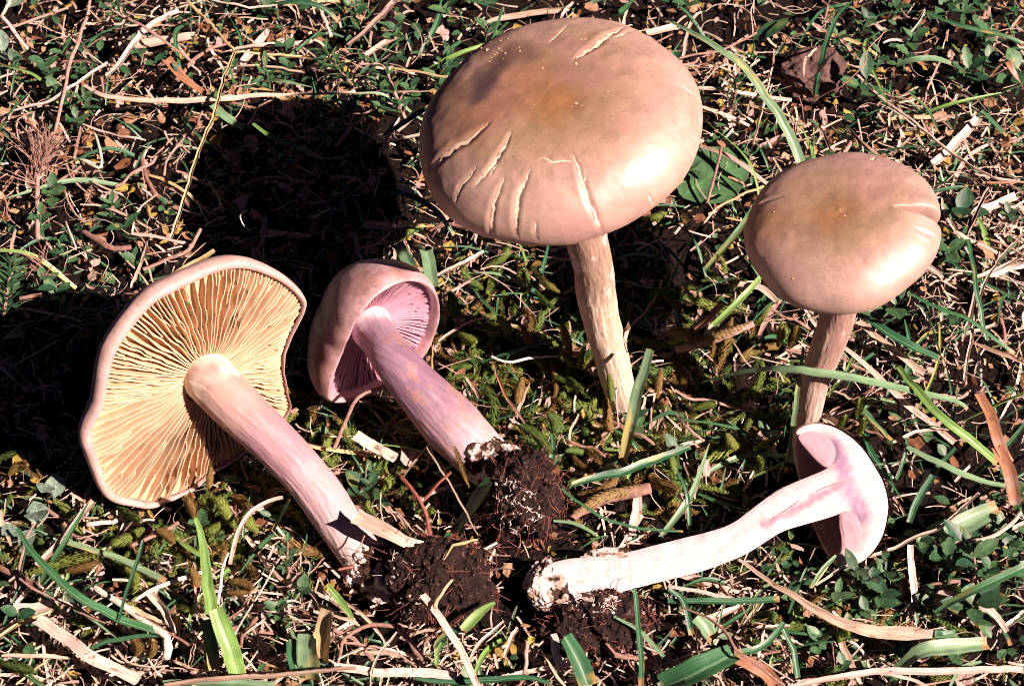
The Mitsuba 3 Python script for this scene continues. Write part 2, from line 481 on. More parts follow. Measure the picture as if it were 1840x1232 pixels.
def groove(V, paths, width, depth):
    """Presses cracks into a mesh: paths = [points on it]; the lips on either side stand up a little."""
    V = V.copy()
    for P, w, axis in paths:
        L = spline(P, 60)
        near = np.where((np.abs(V - L.mean(0)) < (np.ptp(L, axis=0).max() + 0.01)).all(1))[0]
        if not len(near):
            continue
        d = np.linalg.norm(V[near][:, None] - L[None], axis=2)
        k = d.argmin(1); d = d.min(1)
        taper = np.sin(np.pi * np.clip((k + 3) / 66, 0, 1)) ** 0.5 * (0.45 if w > 8.4 * PX else 1)
        ww = w * taper + 1e-5
        V[near] -= (depth * w / width * taper * np.exp(-(d / ww) ** 2) - 0.18 * depth * w / width * taper * np.exp(-((d - 2.1 * ww) / (0.9 * ww)) ** 2))[:, None] * axis
    return V


def cracks(cap, mesh, specs, axis, bsdf):
    """Splits in the skin: a groove pressed into the cap and a strip of pale flesh in it."""
    v, f, uv = mesh
    paths = []
    for w, pts in specs:
        hits = ray_hits(pts, v, f)
        if len(hits) > 1:
            paths.append((np.array([h[0] for h in hits]), w * PX, np.mean([h[1] for h in hits], 0), hits))
    v = groove(v, [(p, w, unit(n)) for p, w, n, _ in paths], 3 * PX, 0.00035)
    strips = []
    for i, (p, w, n, hits) in enumerate(paths):
        if w > 8.4 * PX:
            continue
        L = spline(p, 40)
        NN = unit(spline(np.array([h[1] for h in hits]), 40))
        t = unit(np.gradient(L, axis=0)); s = unit(np.cross(t, NN))
        k = np.linspace(0, 1, 40)
        jag = 0.25 + 1.4 * fbm_np(np.stack([k * 22, k * 0 + i, k * 0], -1), 1, 2, i)
        ww = w * 0.55 * np.minimum(np.clip(k / 0.35, 0, 1) ** 0.7, np.clip((1 - k) / 0.10, 0, 1) ** 0.5 + 0.1) * jag
        side = (fbm_np(np.stack([k * 16, k * 0 + i, k * 0 + 4], -1), 1, 3, i + 50) - 0.5) * w * 1.1
        x = np.array([-1, 0, 1])
        V = L[:, None] + NN[:, None] * (np.array([-0.00002, 0.00006, -0.00002]))[None, :, None] * 1.0 + s[:, None] * (side[:, None] + ww[:, None] * x)[..., None]
        # laid on the groove's floor
        V = V - NN[:, None] * (0.00016 * np.sin(np.pi * k) ** 0.5)[:, None, None] * (w / (3 * PX))
        strips.append((V.reshape(-1, 3), grid_faces(40, 3), np.stack([np.repeat(k[:, None] * 20, 3, 1), np.full((40, 3), i + 0.5)], -1).reshape(-1, 2)))
    return (v, f, uv), strips


def gills(cap, C, n, u, v, rfun, count, s_in, s_out, h_edge, h_floor, bsdf, seed=0, wave=0.0006, thick=0.00035, seg=13, shorts=0.6, name='gill', in_c=None, dup=1):
    """Each gill a thin wedge of its own from the stem to the margin, with shorter ones between; heights along n as functions of the share of the radius."""
    r_ = np.random.default_rng(seed)
    items = [(k / count * 2 * np.pi + r_.normal(0, 0.10) * 2 * np.pi / count, s_in) for k in range(count)]
    for k in range(count):
        for q in range(dup):
            if r_.random() < shorts:
                items.append(((k + (q + 1) / (dup + 1)) / count * 2 * np.pi + r_.normal(0, 0.07) * 2 * np.pi / count, r_.uniform(0.45, 0.9)))
    for j, (th, s0) in enumerate(items):
        t = np.linspace(0, 1, seg)
        so = s_out(th) if callable(s_out) else s_out
        if s0 > so - 0.04:
            continue
        s = s0 + (so - s0) * t
        R = rfun(th)
        wv = (fbm_np(np.stack([s * 7, np.full(seg, j * 1.7), np.full(seg, 0.5)], -1), 1, 3, seed) - 0.5) * 2 * wave * np.sin(np.pi * np.clip(t * 0.95 + 0.05, 0, 1)) ** 0.5
        rad = np.cos(th) * u + np.sin(th) * v
        tan = -np.sin(th) * u + np.cos(th) * v
        c0 = C if in_c is None else C + (in_c - C) * (1 - s)[:, None] ** 1.0
        base = c0 + (s * R)[:, None] * rad
        he, hf = h_edge(s), h_floor(s)
        end = np.clip(t / 0.10, 0, 1) ** 0.6 if s0 != s_in else np.ones(seg)
        he = hf + (he - hf) * end * (0.9 + 0.2 * fbm_np(np.stack([s * 5, np.full(seg, j * 2.3), np.full(seg, 9.5)], -1), 1, 2, seed + 1))
        e = base + tan * wv[:, None] + he[:, None] * n
        f0 = base + tan * (wv * 0.6)[:, None] + hf[:, None] * n
        w1 = tan * thick * 0.55; w0 = tan * thick * 1.1
        V = np.stack([f0 - w0, e - w1 - 0.00018 * n, e + 0.00004 * n, e + w1 - 0.00018 * n, f0 + w0], 1)
        uv = np.stack([np.repeat(s[:, None] * 20, 5, 1), np.repeat(j + np.array([0.02, 0.9, 0.98, 0.9, 0.02])[None], seg, 0)], -1)
        part(cap, name, (V.reshape(-1, 3), grid_faces(seg, 5), uv.reshape(-1, 2)), bsdf, smooth=True)


def disc_sheet(C, n, u, v, rfun, s0, s1, hfun, bsdf, key, name, in_c=None):
    th = np.linspace(0, 2 * np.pi, 160); s = np.linspace(s0, 1, 24)
    so = np.array([s1(t) if callable(s1) else s1 for t in th])
    S = s0 + (so[None] - s0) * np.linspace(0, 1, 24)[:, None]
    rad = np.cos(th)[:, None] * u + np.sin(th)[:, None] * v
    c0 = C if in_c is None else C + (in_c - C) * (1 - S)[..., None]
    P = c0 + (S * rfun(th))[..., None] * rad[None] + hfun(S)[..., None] * n
    uv = np.stack([S * 20, np.full_like(S, 0.1)], -1)
    part(key, name, (P.reshape(-1, 3), grid_faces(24, 160), uv.reshape(-1, 2)), bsdf)


# ---- two standing mushrooms
def standing(label, C, a, R, hh, skin_key, stem_key, gill_key, stem_px, stem_z, stem_r, seed, cracks_spec, lump, adjust=None, flat=0.72, top_px=None, wav=1.0):
    key = thing('mushroom', label, 'mushroom', 'mushrooms with tan caps standing in the turf')
    a, u, v = frame(a)
    q = np.linspace(np.pi / 2, -0.55, 30)
    prof = [(0.0, hh * R)] + [(math.cos(t) ** flat if t > 0 else math.cos(t) ** 0.8, hh * R * math.sin(t)) for t in q[1:]] + [(0.86, -0.2 * R), (0.84, -0.12 * R), (0.84, -0.03 * R)]
    rf = lambda t: R * (1 + wav * 0.014 * np.sin(2 * t + seed) + wav * 0.010 * np.sin(3 * t + 2 * seed) + wav * 0.007 * np.sin(7 * t + seed))
    mesh = revolve_cap(C, a, u, v, rf, prof, nth=420, lumps=lump, seed=seed, warp=adjust)
    mesh, strips = cracks(None, mesh, cracks_spec, a, 'flesh')
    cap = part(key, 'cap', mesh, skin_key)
    for s in strips:
        part(cap, 'crack', s, 'flesh')
    n = -a
    gz = lambda s: 0.0 * s - 0.10 * R * np.sin(np.pi * np.clip(s, 0, 1)) + 0.13 * R
    gf = lambda s: 0.0 * s - 0.03 * R
    disc_sheet(C, n, u, v, rf, 0.1, 0.86, gf, gill_key, cap, 'underside')
    gills(cap, C, n, u, v, rf, 44, 0.16, 0.845, gz, gf, gill_key, seed=seed, seg=7, shorts=0.0)
    P = [G(*top_px[:2], top_px[2])] + [G(x, y, z) for (x, y), z in zip(stem_px, stem_z)]
    part(key, 'stem', stem_mesh(P, stem_r, seed), stem_key)
    return key, (a, u, v), mesh


M['flesh'] = twosided(proc(lambda p, n, uv: mix((0.66, 0.48, 0.32), (0.84, 0.70, 0.54), fbm(p.x * 700, p.y * 700, p.z * 700))), 0.7, 0.2)
C1 = np.array([0.0157, 0.0069, 0.105]); A1 = np.array([-0.234, 0.05, 0.971]); R1 = 0.0477
C2 = np.array([0.1102, -0.0155, 0.080]); A2 = np.array([-0.199, -0.058, 0.978]); R2 = 0.0321
M['skin_small'] = skin((0.205, 0.12, 0.065), (0.29, 0.19, 0.125), (0.39, 0.265, 0.215), [(G(1500, 392, 0.090), 0.011, (0.27, 0.125, 0.04), 0.6), (G(1400, 400, 0.085), 0.014, (0.26, 0.12, 0.05), 0.55)], blush=(0.33, 0.185, 0.17))
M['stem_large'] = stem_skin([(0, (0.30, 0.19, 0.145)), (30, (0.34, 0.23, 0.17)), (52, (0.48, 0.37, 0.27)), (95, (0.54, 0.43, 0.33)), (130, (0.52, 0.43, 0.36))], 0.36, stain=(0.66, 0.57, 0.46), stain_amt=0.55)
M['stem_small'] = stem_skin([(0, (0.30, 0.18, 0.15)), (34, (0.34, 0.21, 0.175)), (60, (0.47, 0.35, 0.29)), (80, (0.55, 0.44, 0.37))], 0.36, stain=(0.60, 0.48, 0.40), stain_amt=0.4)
M['gill_tan'] = gill_skin((0.48, 0.33, 0.19), (0.38, 0.25, 0.14))
crack1 = [(8.0, [(878, 222), (860, 236), (840, 252), (815, 266), (790, 286), (772, 304), (760, 322)]),
          (5.2, [(917, 236), (909, 256), (897, 276), (885, 296), (872, 312), (852, 333)]),
          (3.8, [(856, 299), (843, 317), (828, 334), (820, 350), (817, 362)]),
          (5.0, [(906, 318), (898, 338), (889, 360), (883, 385), (881, 410), (883, 428)]),
          (5.5, [(952, 303), (943, 325), (932, 350), (928, 375), (926, 400), (928, 425), (932, 440)]),
          (3.5, [(962, 395), (961, 410), (964, 432)]),
          (3.0, [(969, 285), (982, 285), (993, 291), (1010, 289), (1028, 290)]),
          (5.0, [(1030, 278), (1038, 300), (1047, 330), (1058, 362), (1068, 385), (1076, 405), (1082, 420)]),
          (7.0, [(1120, 50), (1098, 60), (1082, 70), (1068, 82), (1050, 94), (1034, 105)]),
          (3.0, [(1146, 55), (1120, 62), (1095, 70)]),
          (2.5, [(1032, 38), (1012, 52), (1000, 64), (986, 76)]),
          (2.2, [(1160, 345), (1168, 358), (1174, 367)]), (2.4, [(1062, 74), (1052, 70), (1044, 71)]), (2.2, [(894, 296), (886, 304), (880, 316)]), (2.0, [(1047, 330), (1052, 318), (1050, 306)]), (2.5, [(1225, 155), (1240, 165), (1256, 180)])]


def warp1(S, Hh, th):
    """The big split on the left margin parts the cap edge, and the far right margin is nicked."""
    return S, Hh


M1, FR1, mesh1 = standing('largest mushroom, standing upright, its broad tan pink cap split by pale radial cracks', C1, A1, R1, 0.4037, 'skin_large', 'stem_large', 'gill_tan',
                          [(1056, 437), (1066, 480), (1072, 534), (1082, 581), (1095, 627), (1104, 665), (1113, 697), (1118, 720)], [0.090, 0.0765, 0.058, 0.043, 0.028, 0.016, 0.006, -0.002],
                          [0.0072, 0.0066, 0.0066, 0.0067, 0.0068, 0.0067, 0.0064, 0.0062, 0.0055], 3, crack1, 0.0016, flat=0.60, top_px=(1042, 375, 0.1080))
def on_cap(x, y):
    return ray_hits([(x, y)], mesh1[0], mesh1[1])[0][0]


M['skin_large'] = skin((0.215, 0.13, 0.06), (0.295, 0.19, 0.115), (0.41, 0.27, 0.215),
                       [(on_cap(800, 215), 0.030, (0.20, 0.105, 0.055), 0.6), (on_cap(935, 137), 0.0125, (0.29, 0.135, 0.06), 0.65), (on_cap(965, 168), 0.014, (0.31, 0.15, 0.06), 0.6), (on_cap(900, 180), 0.014, (0.25, 0.12, 0.055), 0.5), (on_cap(1005, 185), 0.012, (0.34, 0.15, 0.045), 0.55), (on_cap(850, 215), 0.013, (0.24, 0.115, 0.06), 0.55),  # left browns paint shade away from the sun into the skin; others are stains
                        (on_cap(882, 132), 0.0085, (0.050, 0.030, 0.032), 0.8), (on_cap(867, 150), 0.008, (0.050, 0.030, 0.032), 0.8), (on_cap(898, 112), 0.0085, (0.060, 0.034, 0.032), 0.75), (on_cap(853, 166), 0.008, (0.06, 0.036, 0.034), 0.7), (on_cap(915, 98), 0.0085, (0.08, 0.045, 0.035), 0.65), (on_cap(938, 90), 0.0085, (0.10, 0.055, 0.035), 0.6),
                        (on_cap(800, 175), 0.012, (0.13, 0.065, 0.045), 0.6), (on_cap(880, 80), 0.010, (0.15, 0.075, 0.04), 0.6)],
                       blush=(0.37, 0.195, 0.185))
crack2 = [(3.0, [(1578, 274), (1572, 282), (1566, 288)]), (9.0, [(1646, 410), (1662, 418), (1678, 425), (1694, 430)]), (8.5, [(1408, 352), (1392, 356), (1376, 361), (1364, 366)])]


def warp2(S, Hh, th):
    """The notch where the right margin is torn."""
    d = np.abs(np.mod(th - NOTCH + np.pi, 2 * np.pi) - np.pi)
    k = np.exp(-(d / 0.036) ** 2)[None] * np.clip((S - 0.55) / 0.4, 0, 1) * 0.42
    lift = np.exp(-((np.mod(th - NOTCH - 0.12 + np.pi, 2 * np.pi) - np.pi) / 0.12) ** 2)[None] * np.clip((S - 0.7) / 0.3, 0, 1) * 0.0022
    return S - k, Hh + lift


_a, _u, _v = frame(A2)
_q = G(1692, 430, 0.078) - C2
NOTCH = math.atan2(_q @ _v, _q @ _u)
M2, FR2, mesh2 = standing('smaller standing mushroom with smooth domed tan cap notched on its right edge', C2, A2, R2, 0.4015, 'skin_small', 'stem_small', 'gill_tan',
                          [(1504, 566), (1497, 595), (1484, 630), (1472, 660), (1463, 690), (1456, 726), (1449, 762), (1444, 790)], [0.064, 0.057, 0.047, 0.0385, 0.030, 0.019, 0.006, 0.0],
                          [0.0066, 0.0060, 0.0056, 0.0053, 0.0051, 0.0050, 0.0048, 0.0046, 0.004], 8, crack2, 0.0013, warp2, top_px=(1512, 515, 0.079), wav=1.5)

# ---- the mushroom lying with its ochre gills to the viewer
R4_ = lambda pts: [(x / 2.8656, 400 + y / 2.8656) for x, y in pts]
R7_ = lambda pts: [(x / 2.8656, 802 + y / 2.8656) for x, y in pts]
out3 = R4_([(1265, 183), (1400, 235), (1500, 300), (1560, 365), (1585, 420), (1545, 490), (1500, 580), (1465, 680), (1462, 770), (1480, 880), (1505, 950), (1470, 1010), (1380, 1110), (1275, 1170)]) \
    + R7_([(1085, 140), (1000, 220), (900, 270), (770, 325), (700, 310), (600, 295), (545, 270), (500, 200), (470, 120), (430, 20)]) \
    + R4_([(410, 1120), (420, 1060), (440, 1020), (475, 950), (490, 850), (500, 760), (530, 650), (590, 550), (650, 470), (710, 400), (780, 340), (870, 300), (1000, 240), (1100, 200), (1190, 180)])
C3 = G(376, 680, 0.041); N3 = unit([0.50, -0.80, 0.33])
_, U3, V3 = frame(N3)
rf3 = polar_from_outline(out3, C3, N3, U3, V3)
# the margin rolls in widely on the upper left, hardly on the lower right
_w = [on_plane(*q, C3, N3) - C3 for q in ((200, 560),)][0]
TH3 = math.atan2(_w @ V3, _w @ U3)
lip3 = lambda th: 0.012 + 0.100 * (0.5 + 0.5 * np.cos(np.asarray(th) - TH3)) ** 1.1
M['skin_pale'] = skin((0.28, 0.16, 0.10), (0.38, 0.24, 0.17), (0.48, 0.33, 0.30), fib=0.05, speck=0.6, rough=0.5, spec=0.3)
M['gill_ochre'] = gill_skin((0.66, 0.485, 0.32), (0.50, 0.33, 0.195))
M['stem_lilac'] = stem_skin([(4, (0.76, 0.65, 0.55)), (11, (0.40, 0.27, 0.23)), (36, (0.34, 0.205, 0.235)), (62, (0.44, 0.31, 0.325)), (88, (0.56, 0.46, 0.43)), (112, (0.62, 0.54, 0.50))], 0.20, stain=(0.40, 0.25, 0.15), stain_amt=0.15)
M3 = thing('mushroom', 'mushroom lying at the far left with its wide ochre gills turned to the viewer', 'mushroom')


def lip_warp(S, Hh, th):
    w = lip3(th) / 0.1
    k = np.clip((S - 0.0), 0, None)
    inner = np.arange(len(S))[:, None] > S[:, 0].argmax()
    return np.where(inner, 1 - (1 - S) * w, S), np.where(inner, Hh * (0.1 + 0.9 * np.clip(w, 0, 1)), Hh * (0.35 + 0.65 * np.clip(w * 1.4, 0, 1)))


prof3 = [(0.0, 0.017), (0.3, 0.0165), (0.55, 0.015), (0.75, 0.0125), (0.88, 0.0095), (0.96, 0.006), (0.995, 0.0025), (1.0, 0.0005), (0.985, -0.0016), (0.955, -0.0026), (0.925, -0.0022), (0.905, -0.0008), (0.90, 0.001)]
cap3 = part(M3, 'cap', revolve_cap(C3, -N3, U3, V3, rf3, prof3, nth=360, lumps=0.0012, seed=21, warp=lip_warp), 'skin_pale')
so3 = lambda th: 1 - lip3(th) * 0.93
g3e = lambda s: 0.0012 - 0.0014 * np.clip((0.32 - s) / 0.14, 0, 1) - 0.0022 * np.clip((s - 0.78) / 0.2, 0, 1) ** 1.5
g3f = lambda s: -0.0026 + 0.0010 * np.clip((s - 0.75) / 0.2, 0, 1)
disc_sheet(C3, N3, U3, V3, rf3, 0.1, so3, g3f, 'gill_ochre', cap3, 'underside')
gills(cap3, C3, N3, U3, V3, rf3, 82, 0.185, so3, g3e, g3f, 'gill_ochre', seed=31, wave=0.0015, seg=15, shorts=0.8)
stem3 = [C3 + N3 * -0.003, C3 + N3 * 0.004, G(430, 735, 0.0385), G(500, 802, 0.031), G(560, 868, 0.023), G(604, 930, 0.016), G(632, 972, 0.012), G(660, 1012, 0.009)]
part(M3, 'stem', stem_mesh(stem3, [0.0090, 0.0081, 0.0076, 0.0077, 0.0078, 0.0078, 0.0078, 0.0070], 41, n=130), 'stem_lilac')

# ---- the purple one leaning against it
R5z = lambda pts: [(520 + x / 4.381, 460 + y / 4.381) for x, y in pts]
rim4 = R5z([(1180, 400), (1150, 270), (1060, 190), (950, 175), (850, 190), (700, 280), (590, 380), (510, 490), (450, 620), (400, 760), (340, 900), (295, 1030), (290, 1120), (340, 1150), (510, 1130), (700, 1060), (900, 920), (1030, 820), (1100, 720), (1160, 560)])
C4 = G(695, 607, 0.030); N4 = unit([0.57, -0.80, 0.10])
_, U4, V4 = frame(N4)
rf4 = polar_from_outline(rim4, C4, N4, U4, V4)
M['gill_lilac'] = gill_skin((0.50, 0.29, 0.36), (0.35, 0.165, 0.23))
M['stem_purple'] = stem_skin([(4, (0.80, 0.68, 0.69)), (14, (0.31, 0.20, 0.265)), (34, (0.20, 0.115, 0.165)), (52, (0.26, 0.165, 0.205)), (66, (0.40, 0.30, 0.32)), (82, (0.60, 0.49, 0.46))], 0.22, stain=(0.40, 0.20, 0.09), stain_amt=0.3)
M4 = thing('mushroom', 'lilac mushroom tipped on its side, with inrolled brownish cap, purple gills and purple stem', 'mushroom')
prof4 = [(0.0, 0.0300), (0.25, 0.0292), (0.45, 0.0275), (0.64, 0.0243), (0.82, 0.0192), (0.95, 0.0135), (1.02, 0.0080), (1.035, 0.0038), (1.01, 0.0008), (0.98, -0.0006), (0.955, -0.0006), (0.93, 0.0005), (0.915, 0.0025), (0.91, 0.005)]
mesh4 = revolve_cap(C4, -N4, U4, V4, rf4, prof4, nth=320, lumps=0.0022, seed=23)
cap4 = part(M4, 'cap', mesh4, 'skin_purple')
on4 = lambda x, y: ray_hits([(x, y)], mesh4[0], mesh4[1])[0][0]
M['skin_purple'] = skin((0.17, 0.08, 0.055), (0.27, 0.135, 0.13), (0.50, 0.315, 0.32), [(on4(572, 640), 0.010, (0.24, 0.085, 0.035), 0.7), (on4(580, 590), 0.011, (0.15, 0.065, 0.04), 0.75), (on4(610, 545), 0.010, (0.20, 0.09, 0.05), 0.6), (on4(650, 512), 0.010, (0.20, 0.09, 0.055), 0.6), (on4(720, 492), 0.008, (0.24, 0.12, 0.07), 0.6), (on4(575, 690), 0.008, (0.26, 0.11, 0.06), 0.5), (on4(612, 600), 0.006, (0.20, 0.10, 0.07), 0.6)], fib=0.08, speck=1.0, rough=0.36, spec=0.9, blush=(0.38, 0.16, 0.22), mottle=0.22)
IN4 = C4 + (on_plane(668, 583, C4 - N4 * 0.010, N4) - (C4 - N4 * 0.010))
g4e = lambda s: -0.0092 + 0.0064 * np.clip((s - 0.2) / 0.7, 0, 1) ** 1.6
g4f = lambda s: -0.0128 + 0.0072 * np.clip((s - 0.2) / 0.7, 0, 1) ** 1.6
disc_sheet(C4, N4, U4, V4, rf4, 0.1, 0.93, g4f, 'gill_lilac', cap4, 'underside', in_c=IN4)
gills(cap4, C4, N4, U4, V4, rf4, 72, 0.20, 0.925, g4e, g4f, 'gill_lilac', seed=33, wave=0.0004, seg=12, shorts=0.6, in_c=IN4)
stem4 = [on_plane(660, 580, C4 - N4 * 0.011, N4), on_plane(669, 592, C4 - N4 * 0.005, N4), G(705, 641, 0.0355), G(740, 686, 0.031), G(781, 731, 0.025), G(823, 775, 0.019), G(853, 806, 0.015), G(890, 842, 0.012)]
part(M4, 'stem', stem_mesh(stem4, [0.0080, 0.0073, 0.0068, 0.0068, 0.0073, 0.0088, 0.0100, 0.0085], 43, n=130), 'stem_purple')

# ---- the halved one, its cut face to the sky
N5 = unit([0.06, -0.45, 0.89])
C5 = G(1200, 1010, 0.012)
W5 = lambda x, y: on_plane(x, y, C5, N5)
U5 = unit(np.cross((0, 0.9, 0.45), N5)); U5 = unit(RT - N5 * (RT @ N5)); V5 = np.cross(N5, U5)
to2 = lambda q: np.array([(np.asarray(w) - C5) @ np.stack([U5, V5], 1) for w in q])
to3 = lambda q: C5 + q[:, :1] * U5 + q[:, 1:2] * V5
flesh_px = [(1430, 775), (1441, 765), (1465, 759), (1493, 763), (1525, 780), (1552, 805), (1577, 844), (1591, 872), (1598, 907), (1594, 935), (1587, 963), (1570, 990), (1551, 1008), (1530, 1016), (1508, 1013),
            (1503, 1001), (1512, 994), (1529, 989), (1543, 979), (1551, 965), (1551, 950), (1545, 934), (1533, 919), (1520, 916), (1509, 922), (1490, 929), (1444, 942), (1409, 952), (1381, 969), (1350, 990), (1312, 1008), (1252, 1029), (1200, 1041), (1140, 1056), (1102, 1067), (1096, 1085), (1082, 1092), (1054, 1100), (1012, 1092), (985, 1080), (972, 1062), (959, 1043),
            (963, 1022), (985, 1012), (1020, 1003), (1060, 1000), (1106, 997), (1172, 980), (1200, 973), (1235, 964), (1270, 956), (1315, 942), (1347, 917), (1388, 886), (1423, 868), (1465, 851), (1490, 840), (1502, 822), (1503, 805), (1494, 790), (1478, 777), (1452, 772), (1434, 782)]
flesh2 = to2([W5(*q) for q in flesh_px])


def smooth_ring(p, it=1):
    for _ in range(it):
        q = np.empty((2 * len(p), 2)); nx = np.roll(p, -1, 0)
        q[0::2], q[1::2] = 0.75 * p + 0.25 * nx, 0.25 * p + 0.75 * nx
        p = q
    return p


def sheet(ring, step, edge_drop=0.0002, bump=0.0002, seed=0, offset=0.0):
    """A flat cut face with a slightly rounded, uneven edge."""
    poly = Polygon(ring).buffer(0)
    if poly.geom_type != 'Polygon':
        poly = max(poly.geoms, key=lambda g: g.area)
    x0, y0, x1, y1 = poly.bounds
    X, Y = np.meshgrid(np.arange(x0, x1, step), np.arange(y0, y1, step))
    inner = poly.buffer(-step * 0.6)
    pts = np.stack([X.ravel(), Y.ravel()], 1)
    pts = pts[contains_xy(inner, pts[:, 0], pts[:, 1])]
    L = poly.exterior
    edge = np.array([L.interpolate(t, normalized=True).coords[0] for t in np.linspace(0, 1, int(L.length / step), endpoint=False)])
    pts = np.vstack([edge, pts])
    tri = Delaunay(pts).simplices
    c = pts[tri].mean(1)
    tri = tri[contains_xy(poly, c[:, 0], c[:, 1])]
    dist = np.array([L.distance(Point(q)) for q in pts])
    P = to3(pts)
    h = bump * 2 * (fbm_np(P, 260, 3, seed) - 0.5) - edge_drop * np.exp(-(dist / (0.0007 if edge_drop < 0.0005 else 0.0012))) + offset
    P = P + h[:, None] * N5
    a, b = P[tri[:, 1]] - P[tri[:, 0]], P[tri[:, 2]] - P[tri[:, 0]]
    fl = np.cross(a, b) @ N5 < 0
    tri[fl] = tri[fl][:, ::-1]
    return P, tri, pts * 1000, dist, len(edge)


CORE = to2([W5(*q) for q in ((1372, 942), (1420, 920), (1462, 896), (1500, 876), (1526, 862))])
JOIN = to2([W5(*q) for q in ((1500, 800), (1513, 835), (1522, 862), (1530, 890), (1552, 925))])
CORE2 = to2([W5(*q) for q in ((1385, 934), (1430, 903), (1470, 880), (1506, 866))])
PALE = to2([W5(*q) for q in ((1140, 1036), (1200, 1022), (1262, 1006))])


def seg_dist(x, y, line):
    d = mi.Float(1e3)
    for (ax, ay), (bx, by) in zip(line[:-1] * 1000, line[1:] * 1000):
        vx, vy = float(bx - ax), float(by - ay)
        t = dr.clip(((x - float(ax)) * vx + (y - float(ay)) * vy) / (vx * vx + vy * vy), 0, 1)
        d = dr.minimum(d, dr.sqrt(dr.square(x - float(ax) - t * vx) + dr.square(y - float(ay) - t * vy)))
    return d


def cut_fn(p, n, uv):
    c = mix((0.43, 0.35, 0.355), (0.54, 0.46, 0.455), fbm(uv.x * 0.35, uv.y * 0.35))
    wob = (fbm(uv.x * 0.6, uv.y * 0.6) - 0.5) * 1.6
    c = mix(c, mi.Color3f(0.235, 0.125, 0.23), (1 - smoothstep(0.2, 5.0, seg_dist(uv.x, uv.y, JOIN) + wob)) * 0.85)
    c = mix(c, mi.Color3f(0.29, 0.15, 0.20), (1 - smoothstep(0.2, 2.4, seg_dist(uv.x, uv.y, CORE) + wob)) * 0.85)
    c = mix(c, mi.Color3f(0.22, 0.09, 0.10), (1 - smoothstep(0.05, 0.35, seg_dist(uv.x, uv.y, CORE2) + wob * 0.12)) * smoothstep(0.30, 0.5, noise(uv.x * 0.35, uv.y * 0.35)) * 0.9)
    c = mix(c, mi.Color3f(0.70, 0.47, 0.42), (1 - smoothstep(0.2, 2.2, seg_dist(uv.x, uv.y, PALE) + wob)) * 0.6)
    al = uv.x * 0.93 + uv.y * 0.36
    ac = uv.y * 0.93 - uv.x * 0.36
    c = c * (0.90 + 0.20 * (noise(al * 0.22, ac * 2.6) * 0.6 + noise(al * 0.5, ac * 7.0) * 0.4))
    c = mix(c, mi.Color3f(0.40, 0.25, 0.16), smoothstep(0.72, 0.80, fbm(uv.x * 0.45 + 9, uv.y * 0.45)) * smoothstep(-8.0, -22.0, uv.x) * 0.7)
    return c * (0.9 + 0.2 * noise(uv.x * 2.2, uv.y * 2.2))


M['cut_flesh'] = twosided(proc(cut_fn), 0.5, 0.35)
M['cut_gill'] = twosided(proc(lambda p, n, uv: mix((0.28, 0.17, 0.205), (0.44, 0.29, 0.32), noise((uv.x * 0.5 - uv.y * 0.86) * 0.35, (uv.x * 0.86 + uv.y * 0.5) * 3.2) * 0.6 + 0.4 * fbm(uv.x * 0.5, uv.y * 0.5))), 0.6, 0.3)
M['gill_cut'] = gill_skin((0.30, 0.175, 0.19), (0.22, 0.12, 0.14))
M['skin_half'] = skin((0.50, 0.33, 0.22), (0.52, 0.36, 0.26), (0.56, 0.40, 0.32), fib=0.06)
M['stem_half'] = stem_skin([(0, (0.60, 0.44, 0.44)), (30, (0.66, 0.55, 0.5)), (60, (0.74, 0.64, 0.58)), (100, (0.74, 0.64, 0.58))], 0.12)
M5 = thing('halved_mushroom', 'mushroom cut in half lengthwise, lying with its white and lilac cut face upwards', 'mushroom')
P, tri, uv2, dist, ne = sheet(smooth_ring(flesh2, 2), 0.0007, seed=5, bump=0.0005, edge_drop=0.0008)
part(M5, 'cut_face', (P, tri, uv2), 'cut_flesh', label='smooth white cut flesh with lilac core')
up_gill = [(1434, 781), (1452, 771), (1478, 776), (1495, 790), (1504, 805), (1503, 822), (1492, 838), (1484, 839), (1470, 826), (1452, 806), (1438, 792)]
lo_gill = [(1509, 921), (1520, 914), (1535, 916), (1547, 932), (1553, 949), (1553, 966), (1545, 981), (1530, 991), (1511, 996), (1514, 985), (1515, 965), (1511, 945)]
for g, s in ((up_gill, 3), (lo_gill, 4)):
    Pg, tg, ug, _, _ = sheet(smooth_ring(to2([W5(*q) for q in g]), 1), 0.0008, seed=s, bump=0.0003, offset=-0.0007)
    part(M5, 'cut_gill', (Pg, tg, ug), 'cut_gill', label='lilac face of a gill cut open')
# the half dome of the cap behind the cut
ax0, ax1 = to2([W5(1475, 888), W5(1600, 905)])
axd = unit(ax1 - ax0); axn = np.array([-axd[1], axd[0]])


